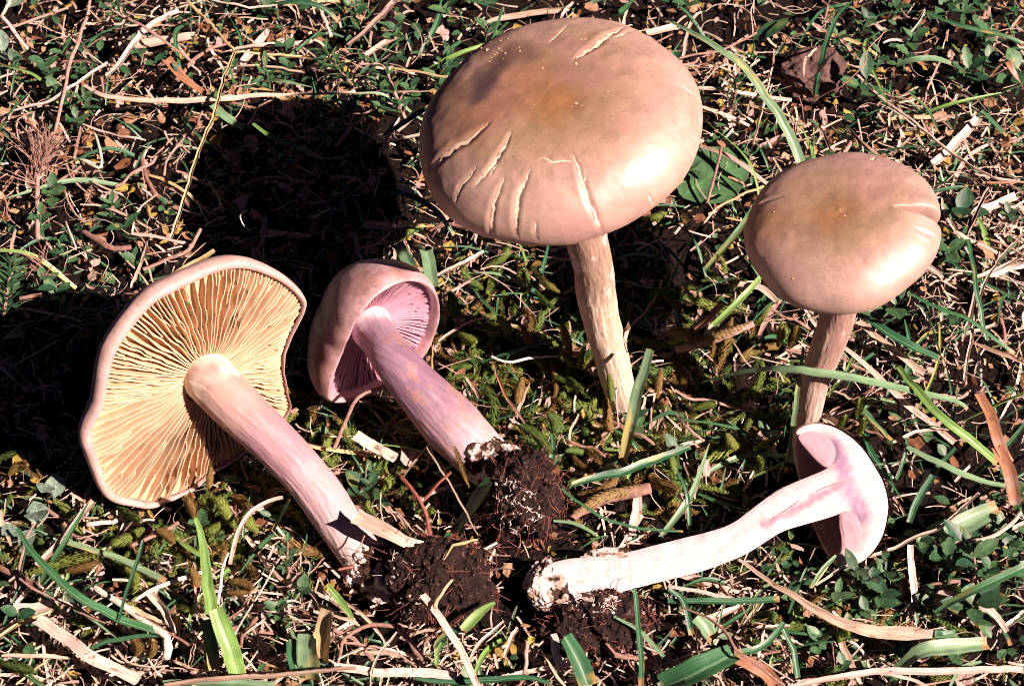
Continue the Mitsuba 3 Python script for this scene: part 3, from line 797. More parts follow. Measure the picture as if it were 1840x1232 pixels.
def half_turn(up_px, lo_px, bsdf, name, nphi=40, nprof=40, ridges=0, lab=None):
    """A surface swept by half a turn about the cap's axis, from the upper cut edge to the lower one."""
    A = spline(np.c_[to2([W5(*q) for q in up_px]), np.zeros(len(up_px))], nprof)[:, :2] - ax0
    B = spline(np.c_[to2([W5(*q) for q in lo_px]), np.zeros(len(lo_px))], nprof)[:, :2] - ax0
    phi = np.linspace(0, np.pi, nphi)[:, None]
    k = (1 - np.cos(phi)) / 2
    h = (A @ axd)[None] * (1 - k) + (B @ axd)[None] * k
    ra, rb = A @ axn, -(B @ axn)
    r = ra[None] * (1 - k) + rb[None] * k
    if ridges:
        h = h + 0.0006 * np.cos(phi * ridges) * np.sin(np.linspace(0, np.pi, nprof))[None]
    X = ax0 + h[..., None] * axd + (r * np.cos(phi))[..., None] * axn
    V = to3(X.reshape(-1, 2)) - (r * np.sin(phi)).reshape(-1, 1) * N5 - 0.0007 * N5
    uv = np.stack([np.repeat(phi / 6.3, nprof, 1), np.repeat(np.linspace(0.05, 1, nprof)[None], nphi, 0)], -1)
    if ridges:
        uv = np.stack([np.repeat(np.linspace(0, 20, nprof)[None], nphi, 0), np.repeat(0.5 + 0.4 * np.cos(phi * ridges), nprof, 1)], -1)
    return part(M5, name, (V.reshape(-1, 3), grid_faces(nphi, nprof), uv.reshape(-1, 2)), bsdf, label=lab)


half_turn([(1600, 903), (1593, 871), (1579, 843), (1554, 804), (1527, 778), (1494, 761), (1465, 757), (1441, 764), (1428, 775), (1434, 783)], [(1600, 909), (1596, 936), (1589, 964), (1572, 992), (1561, 1001), (1549, 1008), (1542, 1013), (1530, 1018), (1507, 1014), (1503, 1001)], 'skin_half', 'cap')
half_turn([(1492, 841), (1484, 839), (1470, 826), (1452, 806), (1438, 792), (1434, 782)], [(1492, 928), (1509, 921), (1512, 945), (1515, 965), (1513, 985), (1503, 1001)], 'gill_cut', 'gills', nphi=240, ridges=58, lab='far gills in the hollow of the half cap')
up_e = np.array([W5(*q) for q in [(963, 1022), (985, 1012), (1020, 1003), (1060, 1000), (1106, 997), (1172, 980), (1235, 964), (1315, 942), (1388, 886), (1423, 868), (1465, 851), (1502, 836)]])
lo_e = np.array([W5(*q) for q in [(968, 1058), (985, 1080), (1030, 1096), (1082, 1090), (1102, 1067), (1200, 1041), (1252, 1029), (1350, 990), (1409, 952), (1444, 942), (1490, 929), (1520, 918)]])
ue, le = spline(up_e, 70), spline(lo_e, 70)
phi = np.linspace(0, np.pi, 26)
mid, hv = (ue + le) / 2, (ue - le) / 2
V = mid[:, None] + hv[:, None] * np.cos(phi)[None, :, None] - (np.linalg.norm(hv, axis=1)[:, None] * np.sin(phi)[None] * 0.85)[..., None] * N5 - 0.0007 * N5
part(M5, 'stem', (V.reshape(-1, 3), grid_faces(70, 26), np.stack([np.repeat(np.linspace(110, 0, 70)[:, None], 26, 1), np.repeat(7 + phi[None] / 6.3, 70, 0)], -1).reshape(-1, 2)), 'stem_half')


# ---------------------------------------------------------------- clods of soil on the feet of the picked mushrooms
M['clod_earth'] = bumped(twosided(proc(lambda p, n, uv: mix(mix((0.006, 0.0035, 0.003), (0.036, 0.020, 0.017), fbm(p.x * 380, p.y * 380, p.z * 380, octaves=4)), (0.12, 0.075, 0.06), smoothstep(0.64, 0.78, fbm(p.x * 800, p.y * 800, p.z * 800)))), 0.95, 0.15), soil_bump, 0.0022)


def clod(label, px, z, radii, seed, white=0.3, fibres=200, flen=0.8):
    key = thing('soil_clod', label, 'soil')
    c = G(*px, z)
    v, f, uv = blob(c, radii, 6, 0.42, 2.0, seed, 5)
    part(key, 'earth', (v, f, uv), 'clod_earth')
    r_ = np.random.default_rng(seed)
    bits, fib, wh = [], [], []
    for _ in range(700):
        k = r_.integers(len(v)); s = 0.0003 + 0.0014 * r_.random() ** 2.5
        bits.append(blob(v[k] * 0.98 + c * 0.02, s * r_.uniform(0.6, 1.2, 3), 1, 0.3, 2, int(r_.integers(1e6)), 2))
    part(key, 'crumbs', join(bits), 'clod_earth', stuff=True, smooth=False)
    for _ in range(fibres):
        k = r_.integers(len(v)); d = unit(v[k] - c + r_.normal(0, 0.006, 3)); L = r_.uniform(0.002, 0.008) * flen
        q = [v[k] - d * 0.001, v[k] + d * L * 0.4 + r_.normal(0, 0.0012, 3), v[k] + d * L * 0.6 + r_.normal(0, 0.0030, 3) - [0, 0, L * 0.3]]
        fib.append(tube(spline(q, 6), [0.00018, 0.00008], 4, seed=new_seed(), caps=False))
    part(key, 'rootlets', join(fib), 'red_twig', stuff=True)
    w0 = unit(np.array(white_dirs.get(seed, (-0.4, -0.6, 0.6))))
    dd = unit(v - c)
    idx = np.where(dd @ w0 > 0.72)[0]
    for k in r_.choice(idx, min(len(idx), int(260 * white))):
        for _ in range(int(r_.random() < 0.55)):
            q = v[k] + dd[k] * 0.0002; w1 = r_.normal(0, 0.0007, 3); w2 = w1 + r_.normal(0, 0.0008, 3)
            wh.append(tube(spline([q - w1, q + dd[k] * r_.uniform(0, 0.0005), q + w2], 5), r_.uniform(0.00005, 0.00012), 4, seed=new_seed(), caps=False))
        wh.append(blob(v[k] - dd[k] * 0.0001, (0.00015 + 0.0005 * r_.random() ** 3) * r_.uniform(0.6, 1.3, 3), 1, 0.3, 2, int(r_.integers(1e6)), 2))
    if wh:
        part(key, 'mycelium', join(wh), 'mycelium', stuff=True, label='white fungal threads in the soil')
    return key


white_dirs = {61: (-0.3, -0.8, 0.45), 62: (-0.9, -0.3, 0.35), 63: (-0.1, 0.3, 0.8)}
clod('crumbly dark soil clod hanging on the foot of the lilac mushroom, flecked white below', (940, 892), 0.018, (0.0125, 0.0135, 0.0175), 61, 0.6)
clod('dark soil clod below the wilted scrap on the foot of the ochre gilled mushroom', (790, 1042), 0.011, (0.0185, 0.014, 0.0155), 62, 0.35)
clod('small ragged soil clod under the base of the halved mushroom', (1072, 1122), 0.004, (0.018, 0.011, 0.009), 63, 0.35, flen=0.5)


def foot_fn(p, n, uv):
    a = fbm(p.x * 300, p.y * 300, p.z * 300, octaves=4)
    c = mix((0.62, 0.53, 0.49), (0.36, 0.25, 0.19), smoothstep(0.52, 0.64, a))
    return mix(c, mi.Color3f(0.045, 0.025, 0.018), smoothstep(0.50, 0.58, fbm(p.x * 210 + 4, p.y * 210, p.z * 210, octaves=4)))


M['foot'] = bumped(twosided(proc(foot_fn), 0.85, 0.15), soil_bump, 0.0012)


def foot(key, lumps, seed):
    """The swollen, earthy foot of a picked mushroom: lumps of threads and soil grown onto the stem's end."""
    for i, (x, y, z, r) in enumerate(lumps):
        part(key, 'foot', blob(G(x, y, z), r, 5, 0.40, 2.2, seed + i, 5), 'foot', label='earthy foot with white threads')


foot(M3, [(664, 1010, 0.0095, (0.0080, 0.0072, 0.0074)), (700, 1040, 0.008, (0.0090, 0.0080, 0.0070)), (655, 1036, 0.005, (0.0080, 0.0060, 0.0050))], 71)
foot(M4, [(868, 822, 0.016, (0.0085, 0.0075, 0.0080)), (905, 842, 0.017, (0.0085, 0.0080, 0.0075))], 81)
foot(M5, [(985, 1052, 0.0085, (0.0070, 0.0090, 0.0052)), (1050, 1090, 0.0075, (0.0120, 0.0040, 0.0055)), (1098, 1000, 0.011, (0.0085, 0.0028, 0.0032))], 91)


M['fleck'] = twosided(proc(lambda p, n, uv: mix((0.30, 0.19, 0.10), (0.62, 0.46, 0.30), fbm(p.x * 700, p.y * 700, p.z * 700))), 0.8, 0.2)
# bits of grit and torn skin stuck on the standing caps
def flecks(key, mesh, pts, seed):
    r_ = np.random.default_rng(seed)
    for x, y, w in pts:
        h = ray_hits([(x, y)], mesh[0], mesh[1])
        if h:
            q, n = h[0]
            part(key + '__cap', 'skin_fleck', blob(q + n * 0.0001, np.array([w * r_.uniform(0.6, 1.3), w * r_.uniform(0.4, 0.9), w * 0.3]) * PX * 0.4, 2, 0.6, 2, int(r_.integers(1e6)), 3), 'fleck')


_r = np.random.default_rng(5)
flecks(M1, mesh1, [(1035, 115, 7), (1036, 187, 6), (1045, 190, 4), (1092, 165, 5), (1166, 118, 7), (1175, 112, 6), (1178, 119, 4), (1200, 195, 6), (975, 123, 5)] + [(q[0], q[1], q[2]) for q in zip(_r.normal(895, 24, 22), _r.normal(92, 17, 22), _r.uniform(2.5, 6, 22))] + [(q[0], q[1], q[2]) for q in zip(_r.uniform(800, 1220, 14), _r.uniform(90, 400, 14), _r.uniform(1.8, 3.2, 14))], 1)
flecks(M2, mesh2, [(1518, 388, 6), (1391, 381, 5), (1455, 296, 4), (1425, 500, 5), (1560, 330, 4)] + [(q[0], q[1], q[2]) for q in zip(_r.uniform(1370, 1670, 10), _r.uniform(290, 540, 10), _r.uniform(1.8, 3.2, 10))], 2)
# ---------------------------------------------------------------- the turf: helpers
from scipy.spatial import cKDTree
REG = {'1': (0, 0), '2': (600, 0), '3': (1200, 0), '4': (0, 400), '5': (600, 400), '6': (1200, 400), '7': (0, 802), '8': (600, 802), '9': (1200, 802)}
body = np.vstack([np.asarray(meshkit.WRITTEN[d['filename']][0])[::7] for k, d in scene.items() if d.get('type') == 'ply' and k != 'ground'])
BODY = cKDTree(body)


def plan(reg, pts):
    ox, oy = REG[reg]
    return [(ox + float(a) / 2.8656, oy + float(b) / 2.8656) for a, b in (q.split(',') for q in pts.split())]


def raise_path(px, zs):
    """Points of the plan at heights zs (mm) over the soil."""
    t = np.concatenate([[0], np.cumsum(np.hypot(*np.diff(np.array(px), axis=0).T))]); t /= t[-1]
    z = np.interp(t, np.linspace(0, 1, len(zs)), zs) / 1000
    return np.array([G(x, y, h) for (x, y), h in zip(px, z)])


M['pale_straw'] = twosided(proc(straw_fn((0.70, 0.58, 0.46), (0.42, 0.31, 0.24), (0.68, 0.54, 0.47))), 0.5, 0.45)
M['brown_strip'] = twosided(proc(straw_fn((0.30, 0.145, 0.075), (0.17, 0.08, 0.05), (0.34, 0.165, 0.10))), 0.5, 0.4)
M['yellow_straw'] = twosided(proc(straw_fn((0.60, 0.43, 0.20), (0.38, 0.25, 0.11), (0.54, 0.40, 0.22))), 0.5, 0.4)
M['pale_grass'] = twosided(proc(green_fn((0.13, 0.235, 0.125), (0.16, 0.27, 0.15), (0.42, 0.36, 0.12))), 0.45, 0.45)
M['lime_grass'] = twosided(proc(green_fn((0.14, 0.27, 0.06), (0.17, 0.30, 0.08), (0.42, 0.36, 0.12))), 0.45, 0.45)
MAT = {'s': ('dry_straw', 'straw', 'straw'), 'p': ('dry_straw', 'pale_straw', 'straw'), 'y': ('dry_straw', 'yellow_straw', 'straw'), 'b': ('dry_leaf_strip', 'brown_strip', 'dry leaf'),
       'g': ('turf_grass', 'grass', 'grass'), 'l': ('turf_grass', 'pale_grass', 'grass'), 'm': ('turf_grass', 'lime_grass', 'grass'),
       't': ('twig', 'twig', 'twig'), 'r': ('twig', 'red_twig', 'twig'), 'w': ('root_strand', 'mycelium', 'root'), 'c': ('lichen_sprig', 'lichen', 'lichen')}


def trace(line):
    kind, reg, w, zs, pts, label = [q.strip() for q in line.split('|')]
    px = plan(reg, pts)
    zs = [float(q) for q in zs.split(',')]
    ws = np.array([float(q) for q in w.split(',')]) / 2.8656 * PX
    base, bsdf, cat = MAT[kind]
    P = raise_path(px, zs)
    ln = np.linalg.norm(np.diff(P, axis=0), axis=1).sum()
    n = int(np.clip(ln / 0.0025, 8, 48))
    P = spline(P, n)
    s = new_seed()
    P += 0.0008 * (np.stack([fbm_np(np.stack([np.arange(n) * 0.33, np.full(n, s * 1.3 + 9 * k), np.full(n, 0.5)], -1), 1, 2, 7) - 0.5 for k in range(3)], -1)) * 2
    if kind in 'tr':
        ws = ws * 0.72
    if kind in 'trwc':
        m = tube(P, ws / 2, 8, 0.35, s)
    elif kind in 'glm':
        w_ = ws if len(ws) > 1 else ws[0] * np.array([0.55, 0.85, 1, 1, 0.95, 0.8, 0.5])
        m = blade(P, w_, fold=0.45, twist=rng.uniform(-0.4, 0.4), lean=rng.uniform(-0.2, 0.2), across=5, seed=s, thick=0.00012)
    elif ws.max() < 34 / 2.8656 * PX:
        ws = ws * 0.82
        P = P + rng.normal(0, 0.00012, P.shape)
        if s % 3 == 0:
            m = tube(P, ws / 2, 7, 0.25, s)
        else:
            m = blade(P, ws if len(ws) > 2 else ws[0] * np.array([0.5, 0.9, 1, 0.9, 1, 0.8, 0.45]), fold=rng.uniform(0.9, 1.5), twist=rng.normal(0, 1.2), lean=rng.normal(0, 0.5), across=5, seed=s, thick=0.00015)
    else:
        m = blade(P, ws if len(ws) > 1 else ws[0] * np.array([0.7, 1, 0.93, 1, 0.9, 0.7]), fold=0.55, twist=rng.uniform(-0.5, 0.5), lean=rng.uniform(-0.2, 0.2), across=5, seed=s, thick=0.0002)
    return single(base, m, bsdf, label, cat)


TRACED = '''
p|1|30,40,42,40,36|12,14,13,12,9|925,55 850,85 760,150 680,240 600,350 550,395|wide pale straw slanting through the litter at upper left
s|1|14,25,28,25|5,9,11,10|0,595 150,550 290,500 420,420 560,320|brown stalk slanting up from the left edge below the wide pale straw
s|1|16,28,34,30,16,14|10,13,14,14,14,13|430,440 520,490 640,510 800,520 1000,515 1200,505 1400,490 1834,475|long dry seed head lying level above the big shadow
y|1|22,22|10,16|960,0 1080,120 1210,260|straight straw from the top edge down to a joint left of the large cap
y|1|24,22,24|17,20,21,18,10|1215,260 1150,430 1100,600 1030,780 960,1000 880,1225|long tan straw crossing the left end of the big shadow
y|1|20,18|15,12|1215,265 1400,285 1600,300 1834,322|straw running right from the joint towards the large cap
b|1|62,60,56|14,13,11|855,305 960,420 1080,505|reddish brown flat leaf strip above the big shadow
l|1|40,55,40|10,10,8|1095,540 1160,600 1250,660|yellowish green end of a leaf at the corner of the big shadow
s|1|10,24,28,25|8,11,12,10|1030,420 1120,360 1230,335 1400,345 1560,375|bent dry leaf arching above the brown strip
s|1|18|10,8|910,235 1030,385|short straw beside the top of the brown strip
m|1|16,24,22,18|34,36,36,33|1300,640 1400,700 1520,760 1668,812|bright green blade lit inside the big shadow
t|1|26,30,24|9,12,8|465,0 410,200 370,300 340,420 310,560 280,700 250,770|mauve twig running down from the top edge at far left
t|1|30,38,34|9,10,8|270,690 200,830 190,1000 195,1230|thick mauve stem with a bristly tuft near the left edge
t|1|22,20|14,17,13|540,20 640,80 760,150 880,240 1000,330|dark thin twig crossing the wide pale straw
p|1|22|11,9|55,0 10,85|short pale straw touching the upper left corner
p|1|24|10,8|8,82 60,150 145,250|pinkish bent straw at the upper left corner
p|1|14|9,9|1080,0 1180,20 1300,35 1430,28|thin pale straw along the top edge left of centre
g|1|20,34,22|16,22,15|1400,20 1530,10 1650,40 1745,110|green blade arching along the top edge left of the large cap
p|1|26|9,7|1655,60 1705,190|stubby pale straw under the arching blade at the top
t|1|34,36,30|7,9,6|725,800 770,950 850,1040 930,1082|mauve twig ending at the long tan straw by the big shadow
s|1|12,18,16|9,11,6|810,1000 720,1080 680,1210|thin hooked straw left of the long tan straw
s|1|16,20|10,12,8|1035,575 990,680 900,770 860,830 848,905|thin bent stalk left of the big shadow's edge
s|1|14|6,9|330,800 365,900 465,1005|olive stalk among brown leaves at far left
s|1|14|6,8|400,840 450,910 505,970|short olive stalk beside the lichen sprig
s|1|15|6,8|330,980 375,1080 437,1148|yellowish stalk below the lichen sprig
c|1|15,17,18,15|9,13,10|488,690 518,780 512,862 420,825|pale lichen sprig with an upright fork at left
c|1|12,14|10,9|520,860 450,830 385,815|lower branch of pale lichen at left
t|1|20|8,8|70,140 200,90 350,45|grey brown stick near the upper left corner
p|1|46,55,40|7,8|610,240 760,225 985,190|broad pale leaf strip under the dark thin twig
s|1|18|7,6|380,130 520,120 700,128 900,130|level straw behind the wide pale straw at upper left
w|1|6,8,5|24,30,22|1270,1080 1235,1110 1250,1150 1290,1190|tiny pale hooked root glinting inside the big shadow
s|2|40,42,30|9,11,7|310,10 220,110 70,235|tan straw slanting left of the large cap near the top
s|2|42,36|8,8|325,185 250,230 165,285|short thick tan straw near the heathy sprig
y|2|16|9,13|280,345 400,365 610,402|straw pointing at the left side of the large cap
s|2|15|11,13|0,487 160,475 560,468|straw ending level against the left side of the large cap
g|2|26,44,36|8,30|815,225 840,130 872,35|upright dark blade behind the upper left of the large cap
g|2|20,34,28|18,24|260,695 380,620 500,545|blade poking out left of the large cap
g|2|20,32,30,20|26,30,20|270,985 400,1010 520,1080 615,1210|green blade bending under the left edge of the large cap
s|2|36|10,9|330,960 450,1030 590,1130|tan stalk beside the blade under the large cap
y|2|50,52|10,10|150,1155 290,1168|orange tan straw piece below the left of the large cap
y|2|26|9,9|345,1140 520,1162|thin orange straw below the left of the large cap
s|2|22|8,8|1232,15 1155,105|brown straw behind the top of the large cap
g|2|18,40,32|12,26,18|1545,0 1480,60 1395,102|blade bent over behind the top right of the large cap
s|2|42,40|9,8|1610,175 1765,138|tan straw at the upper right of the large cap
l|3|14,28,40,46,50,56|36,44,42,36,28,18|0,110 120,160 250,240 370,330 450,420 530,540 610,660 690,835|long blue green blade sweeping from the large cap down to the smaller cap
g|3|14,28,34,30|44,38,26,6|948,10 870,90 820,200 790,320 758,495|glossy blade standing before the brown lump at upper right
s|3|24,22|12,13,8|545,280 510,450 480,580 450,700 420,855|jointed straw left of the long blue green blade
s|3|20,26,24|12,15,14,10|975,390 1100,500 1250,620 1400,740 1550,850 1720,930 1834,1000|long straw slanting right above the smaller cap
p|3|28|10,9|160,450 400,480 640,517|pale straw crossing behind the long blue green blade
t|3|20|10,13|50,300 230,270 400,200 540,125|grey stalk at the upper right of the large cap
s|3|16|22,26,16|700,390 705,310 770,240|curved straw in front of the brown lump
t|3|11,9|12,30,26|750,512 900,440 1010,340 1040,240 1130,160|thin dark stalk arching right of the brown lump
p|3|52,50,44|9,12|1600,610 1500,720 1370,845|flat pale straw strip above the right of the smaller cap
s|3|30,36,30|10,14,10|165,750 300,800 420,880 512,952|grey brown stalk between the two standing caps
y|3|16,18|12,20|170,1165 260,1070 360,1010 495,960|yellow bent straw left of the smaller cap
t|3|22,20|24,6|275,755 240,900 200,1055|upright twig before the broad leaf between the caps
y|3|18|10,10|310,910 415,965|short yellow straw by the broad leaf
g|3|24,28,20|24,30,26|1330,60 1500,130 1700,180 1834,225|greyish blade along the top right
p|3|46,44|8,8|1515,1105 1660,1070 1795,1012|thick pale straw right of the smaller cap
s|3|30|12,9|1650,965 1600,1080 1538,1225|tan stalk leaning right of the smaller cap
b|3|16|13,13|1834,937 1740,942 1640,938|thin red brown stalk at the right edge
s|3|28|8,8|925,655 1000,730 1085,795|straw running under the top of the smaller cap
s|3|20|8,8|765,612 845,785|short straw behind the smaller cap
g|3|26|18,14|1618,570 1680,640 1745,700|short blade at upper right below the lobed leaves
g|3|16|16,12|1238,470 1340,560 1400,690|thin blade below the lobed plant at upper right
g|3|14|22,4|1492,575 1462,695|tiny upright blade at upper right
g|3|22|10,10|1370,985 1545,955|short blade touching the right of the smaller cap
l|3|30,42,40|24,30,22|1180,335 1280,305 1380,305 1465,330|thick curved blade among the lobed leaves
b|3|34,38,20|14,30,16|1660,390 1740,315 1790,390 1834,460|orange brown bent leaf at the right edge
s|4|14|9,9|610,145 700,240 775,345|thin straw above the ochre gilled cap
s|4|16|9,9|690,85 740,180 795,325|brown straw above the ochre gilled cap
y|4|26,34,30|20,16,10|1105,150 960,230 805,328|thick yellow stalk behind the top of the ochre gilled cap
s|4|22|11,11|680,55 850,80 995,116|straw beside the forked twig
t|4|30,46,38|10,13|430,45 520,100 580,130 675,122|thick end of the forked twig left of the big shadow
t|4|30,26,24|15,11|1035,35 970,140 860,190 740,238|right branch of the forked twig at the shadow's edge
s|5|22|9,14|540,402 620,350 705,298|short straw leaning right of the lilac mushroom's cap
s|5|20|8,14|535,612 640,540 740,500 805,495|bent straw right of the lilac mushroom's cap
y|5|22|9,9|498,618 512,805|straw beside the stem of the lilac mushroom
w|5|12,15,8|10,12,11|808,690 900,712 1020,690 1162,685|white root lying in the moss left of the large stem
b|5|20,24|8,8|820,715 870,860 985,1035|brown stalk in the moss below the white root
l|5|40,58,60,50|46,28,10|1630,650 1600,760 1570,850 1530,1030 1490,1225|stiff ribbed blade leaning beside the foot of the large stem
l|5|60,64|9,11|330,110 365,170 405,240|broad blade end behind the lilac cap, left one
l|5|70,70|10,12|470,140 490,240 505,330|broad blade end behind the lilac cap, right one
s|5|14|9,8|1272,965 1212,1100 1222,1175|thin straw lying below the large stem
s|5|16|9,9|465,1095 500,1160 525,1230|thin straw under the lilac stem
p|5|56,58,52|12,12|105,1090 210,1150 322,1212|flat ribbed straw piece between the two lying stems
t|5|20,26,28,28|24,26,16,11|275,830 120,910 40,1080 0,1165|dark twig leaning on the lilac cap
t|5|10|18,8|130,915 260,960 320,1030 360,1130|thin side branch of the dark twig under the lilac cap
g|5|20,34,20|11,11|310,1042 380,1070 460,1092|small green blade beside the ribbed straw piece
g|5|20,32|8,16|385,975 330,905 265,840|small blade under the lilac cap
s|5|70,64,50|40,24,8|1520,540 1490,650 1500,750 1530,835|dry brown scrap clinging to the foot of the large stem
p|5|12,14|22,14,8|1590,690 1500,760 1462,870 1472,1045|thin pale straw curling before the foot of the large stem
l|6|14,40,52,58,60,56,30|20,34,46,46,38,28,18|180,822 300,790 450,760 600,755 750,770 1000,810 1250,870 1480,918 1542,965|long arching pale blade crossing the smaller stem
l|6|12,22,28,30|42,32,20,8|700,640 680,760 650,1000 635,1235|narrow blade standing before the smaller stem
m|6|26,40,42,36|28,34,30,20|1185,740 1280,860 1400,990 1550,1110 1700,1235|bright blade slanting down at the right side
s|6|18,22,20|26,22,14,8|1834,65 1700,200 1620,350 1580,500 1530,812|thin brown stalk leaning at the right edge
g|6|20,26,20|24,22,10|1550,80 1580,300 1620,500 1640,645|narrow green stalk at the right side
g|6|16,22,18|14,18,18,12|1240,365 1400,440 1550,500 1700,610 1785,675|thin blade right of the smaller cap
s|6|26,32,34,30|12,12,10|900,640 1000,720 1100,810 1250,950 1400,1060 1475,1135|long straw running down right from the smaller stem
s|6|34,36|9,9|980,510 1100,610 1250,720 1325,775|straw below the right of the smaller cap
b|6|50,62,60|14,13,10|1600,880 1660,1000 1700,1130 1750,1235|reddish brown leaf strip at the right side, upper piece
s|6|28|11,11|1575,620 1700,670 1834,722|straw at the right edge below the leaning stalk
p|6|38|9,9|365,318 480,340 560,402|pale straw under the left of the smaller cap
b|6|50,58,40|12,16|120,562 200,500 275,425|orange brown strip between the two standing stems
g|6|40,54,44|16,18,14|1035,500 1200,600 1400,705|dark blade under the right of the smaller cap
g|6|22,30,24|34,8|1325,462 1380,590 1412,705|upright blade under the right of the smaller cap
g|6|30,38,28|16,12|995,955 1070,1040 1152,1122|short blade above the halved cap
p|6|26|10,10|1155,1132 1270,1082 1445,1068|pale straw right of the halved cap
p|6|30|12,10|1470,45 1600,110 1695,155|pale straw at the right edge beside the notch
s|6|24|8,12|40,985 100,1060 185,1125|thin straw in the moss right of the ribbed blade
p|6|26|9,9|0,1175 90,1140 185,1118|level pale straw in the moss
g|7|16,32,42,52,58,50|20,24,24,20,14|80,420 170,540 300,690 420,780 560,860 700,920 825,962|long dark blade curving through the lower left corner
g|7|14,20,18,14|30,26,22,20|740,480 700,600 650,750 598,915|thin blade hanging across the long dark blade
m|7|20,40,56,64|44,28,10|1010,365 1040,500 1065,660 1090,860|yellow green blade standing below the ochre gilled cap
m|7|70,86,88,80|26,20,10|1110,835 1170,1000 1225,1195|broad ribbed blade at the bottom left of centre
m|7|56,60|18,14,8|1060,885 1085,1010 1105,1140|cut blade stub beside the broad ribbed blade
s|7|38,36,30|13,11|480,280 390,380 300,500 190,610|tan stalk pointing at the foot of the ochre cap's edge
l|7|30,32|12,11|355,500 500,540 650,590 855,695|stalk turning from tan to green at lower left
t|7|24|11,11|920,390 800,460 680,512|brown stalk under the ochre gilled cap
s|7|22,26,24|22,20,10|1465,260 1340,300 1250,390 1210,500 1188,605|hooked straw between the yellow green blade and the stem
w|7|10,16,16|16,10|1180,545 1145,620 1122,812|white root beside the yellow green blade
p|7|56,62,60,50|13,14,12|185,890 300,960 430,1060 560,1130 710,1205|broad pale straw slanting in the lower left corner
c|7|26,32,30|15,14|490,720 600,790 740,890 855,972|lichen crusted stick at lower left, upper piece
c|7|40,48,40|13,10|855,960 862,1030 858,1095|lichen crusted stick at lower left, lower stub
s|7|26|9,9|0,1080 180,1078 365,1086|level straw at the lower left edge
t|7|16|16,15|100,680 250,770 400,840 560,915|dark thin stalk crossing the long dark blade
t|7|16|15,13|700,860 830,930 972,1018|dark thin stalk ending near the cut blade stub
p|7|62,58|7,7|70,840 170,838 270,820|short broad pale straw at the lower left edge
g|7|16,32,28|13,16,13|415,1075 540,1010 700,980 832,972|blade curving over the broad pale straw
s|7|26,32,34,30|20,22,22,20|850,1232 1100,1195 1400,1180 1834,1140|tan straw along the bottom edge left of centre
l|7|34,40,38|18,18|840,1218 1100,1214 1420,1228|blue green blade along the bottom edge
g|7|50,62,60|22,8|1490,990 1510,1070 1540,1190|narrow blade of the cut tuft below the foot of the ochre mushroom
l|7|96,104,100|26,16,6|1585,970 1590,1080 1598,1200|widest cut blade of the tuft at the bottom
y|7|86,92,88|28,18,8|1690,850 1672,960 1655,1095|yellowed cut blade of the tuft at the bottom
s|7|32|20,18|1610,845 1730,870 1850,918|straw lying on top of the cut tuft
g|7|22|12,26|1410,438 1450,350 1492,270|short blade left of the ochre mushroom's foot
m|7|34|14,14|1690,720 1750,790 1822,885|green blade below the foot of the ochre mushroom
s|7|30,24|8,14|975,1135 990,1080 1000,1018|short upright straw beside the broad ribbed blade
p|7|30|8,8|450,400 520,390 600,375|small pale straw under the ochre gilled cap
s|7|30|7,7|0,320 25,430 55,510|straw at the left edge below the shadow
p|7|24|8,8|800,600 815,680 800,760|hooked pale stalk at lower left
r|8|26,30,28|30,30,24,14|345,150 420,240 460,310 490,420 535,545|red brown forked twig between the two soil clods, main stem
r|8|22,20|28,34|460,275 530,200 605,130|red brown forked twig between the two soil clods, side branch
s|8|11,12|30,30,26|470,0 560,140 640,260 745,460|thin straw crossing the forked twig
g|8|84,90,70,56|36,24,12|800,185 730,290 660,390 618,458|wide blade under the foot of the lilac mushroom
s|8|80,74,60,40|30,30,28,26|110,360 250,430 380,490 462,512|wilted brown scrap lying on the foot of the ochre gilled mushroom
s|8|34,34|34,26,18|460,765 560,900 650,1040 745,1240|straight straw leaning on the soil clod at the bottom
y|8|16,26|36,34|608,688 550,760 520,830|orange straw stub stuck on the soil clod
m|8|16,54,44|20,16|832,798 740,860 660,945|green leaf tip between the bottom soil clods
g|8|40,34,20|14,10|650,940 580,970 498,1045|darker blade below the bottom soil clod
m|8|22|14,8|550,1005 535,1070 518,1145|yellow green blade at the bottom centre
s|8|20|12,10|872,900 760,1000 675,1115|thin straw at the bottom below the black shadow
s|8|28|14,10|942,928 910,1000 878,1085|short straw at the bottom below the black shadow
s|8|26|16,8|990,1000 988,1080 985,1165|upright straw at the bottom centre
p|8|42|14,8|1130,965 1145,1050 1162,1155|pale straw below the halved mushroom's foot
s|8|22|10,9|1070,1040 1130,1140 1195,1235|thin straw below the halved mushroom's foot
t|8|40|10,9|330,930 400,1020 465,1095|dark brown twig under the bottom soil clod
t|8|26|9,9|0,945 100,990 205,1095|brown stick at the bottom left of the soil clod
s|8|16|18,14|330,960 220,1080 188,1232|thin bent straw crossing the pale bottom straw
p|8|38,42,40|14,14|0,1140 200,1160 400,1160 635,1182|pale ribbed straw lying level at the bottom
g|8|18,32,34,22|14,14|425,1190 600,1215 800,1200 1000,1190 1125,1222|long blade along the bottom edge at the centre
g|8|70,90,92|22,8|1190,985 1265,1100 1310,1235|broad blade at the bottom right of centre
g|8|18,26,26|36,24,8|1548,730 1570,900 1582,1235|narrow blade rising below the halved stem
l|8|22|14,12|1438,880 1600,970 1765,1165|slanting blade below the halved stem
g|8|12,18,14|22,20,18|1170,220 1280,300 1420,380 1600,420 1795,432|thin dark blade sagging above the halved stem
l|8|14,22,16|18,16|1125,385 1250,400 1365,462|pale blade beside the upper soil clod
s|8|50|8,8|1562,250 1552,340 1538,455|upright straw behind the halved stem
g|8|30,42,40,30|24,24,20|1230,195 1360,150 1500,125 1700,50 1834,0|dark blade crossing the ribbed blade
r|8|20|14,12|20,640 150,600 315,548|red twig at the foot of the ochre gilled mushroom
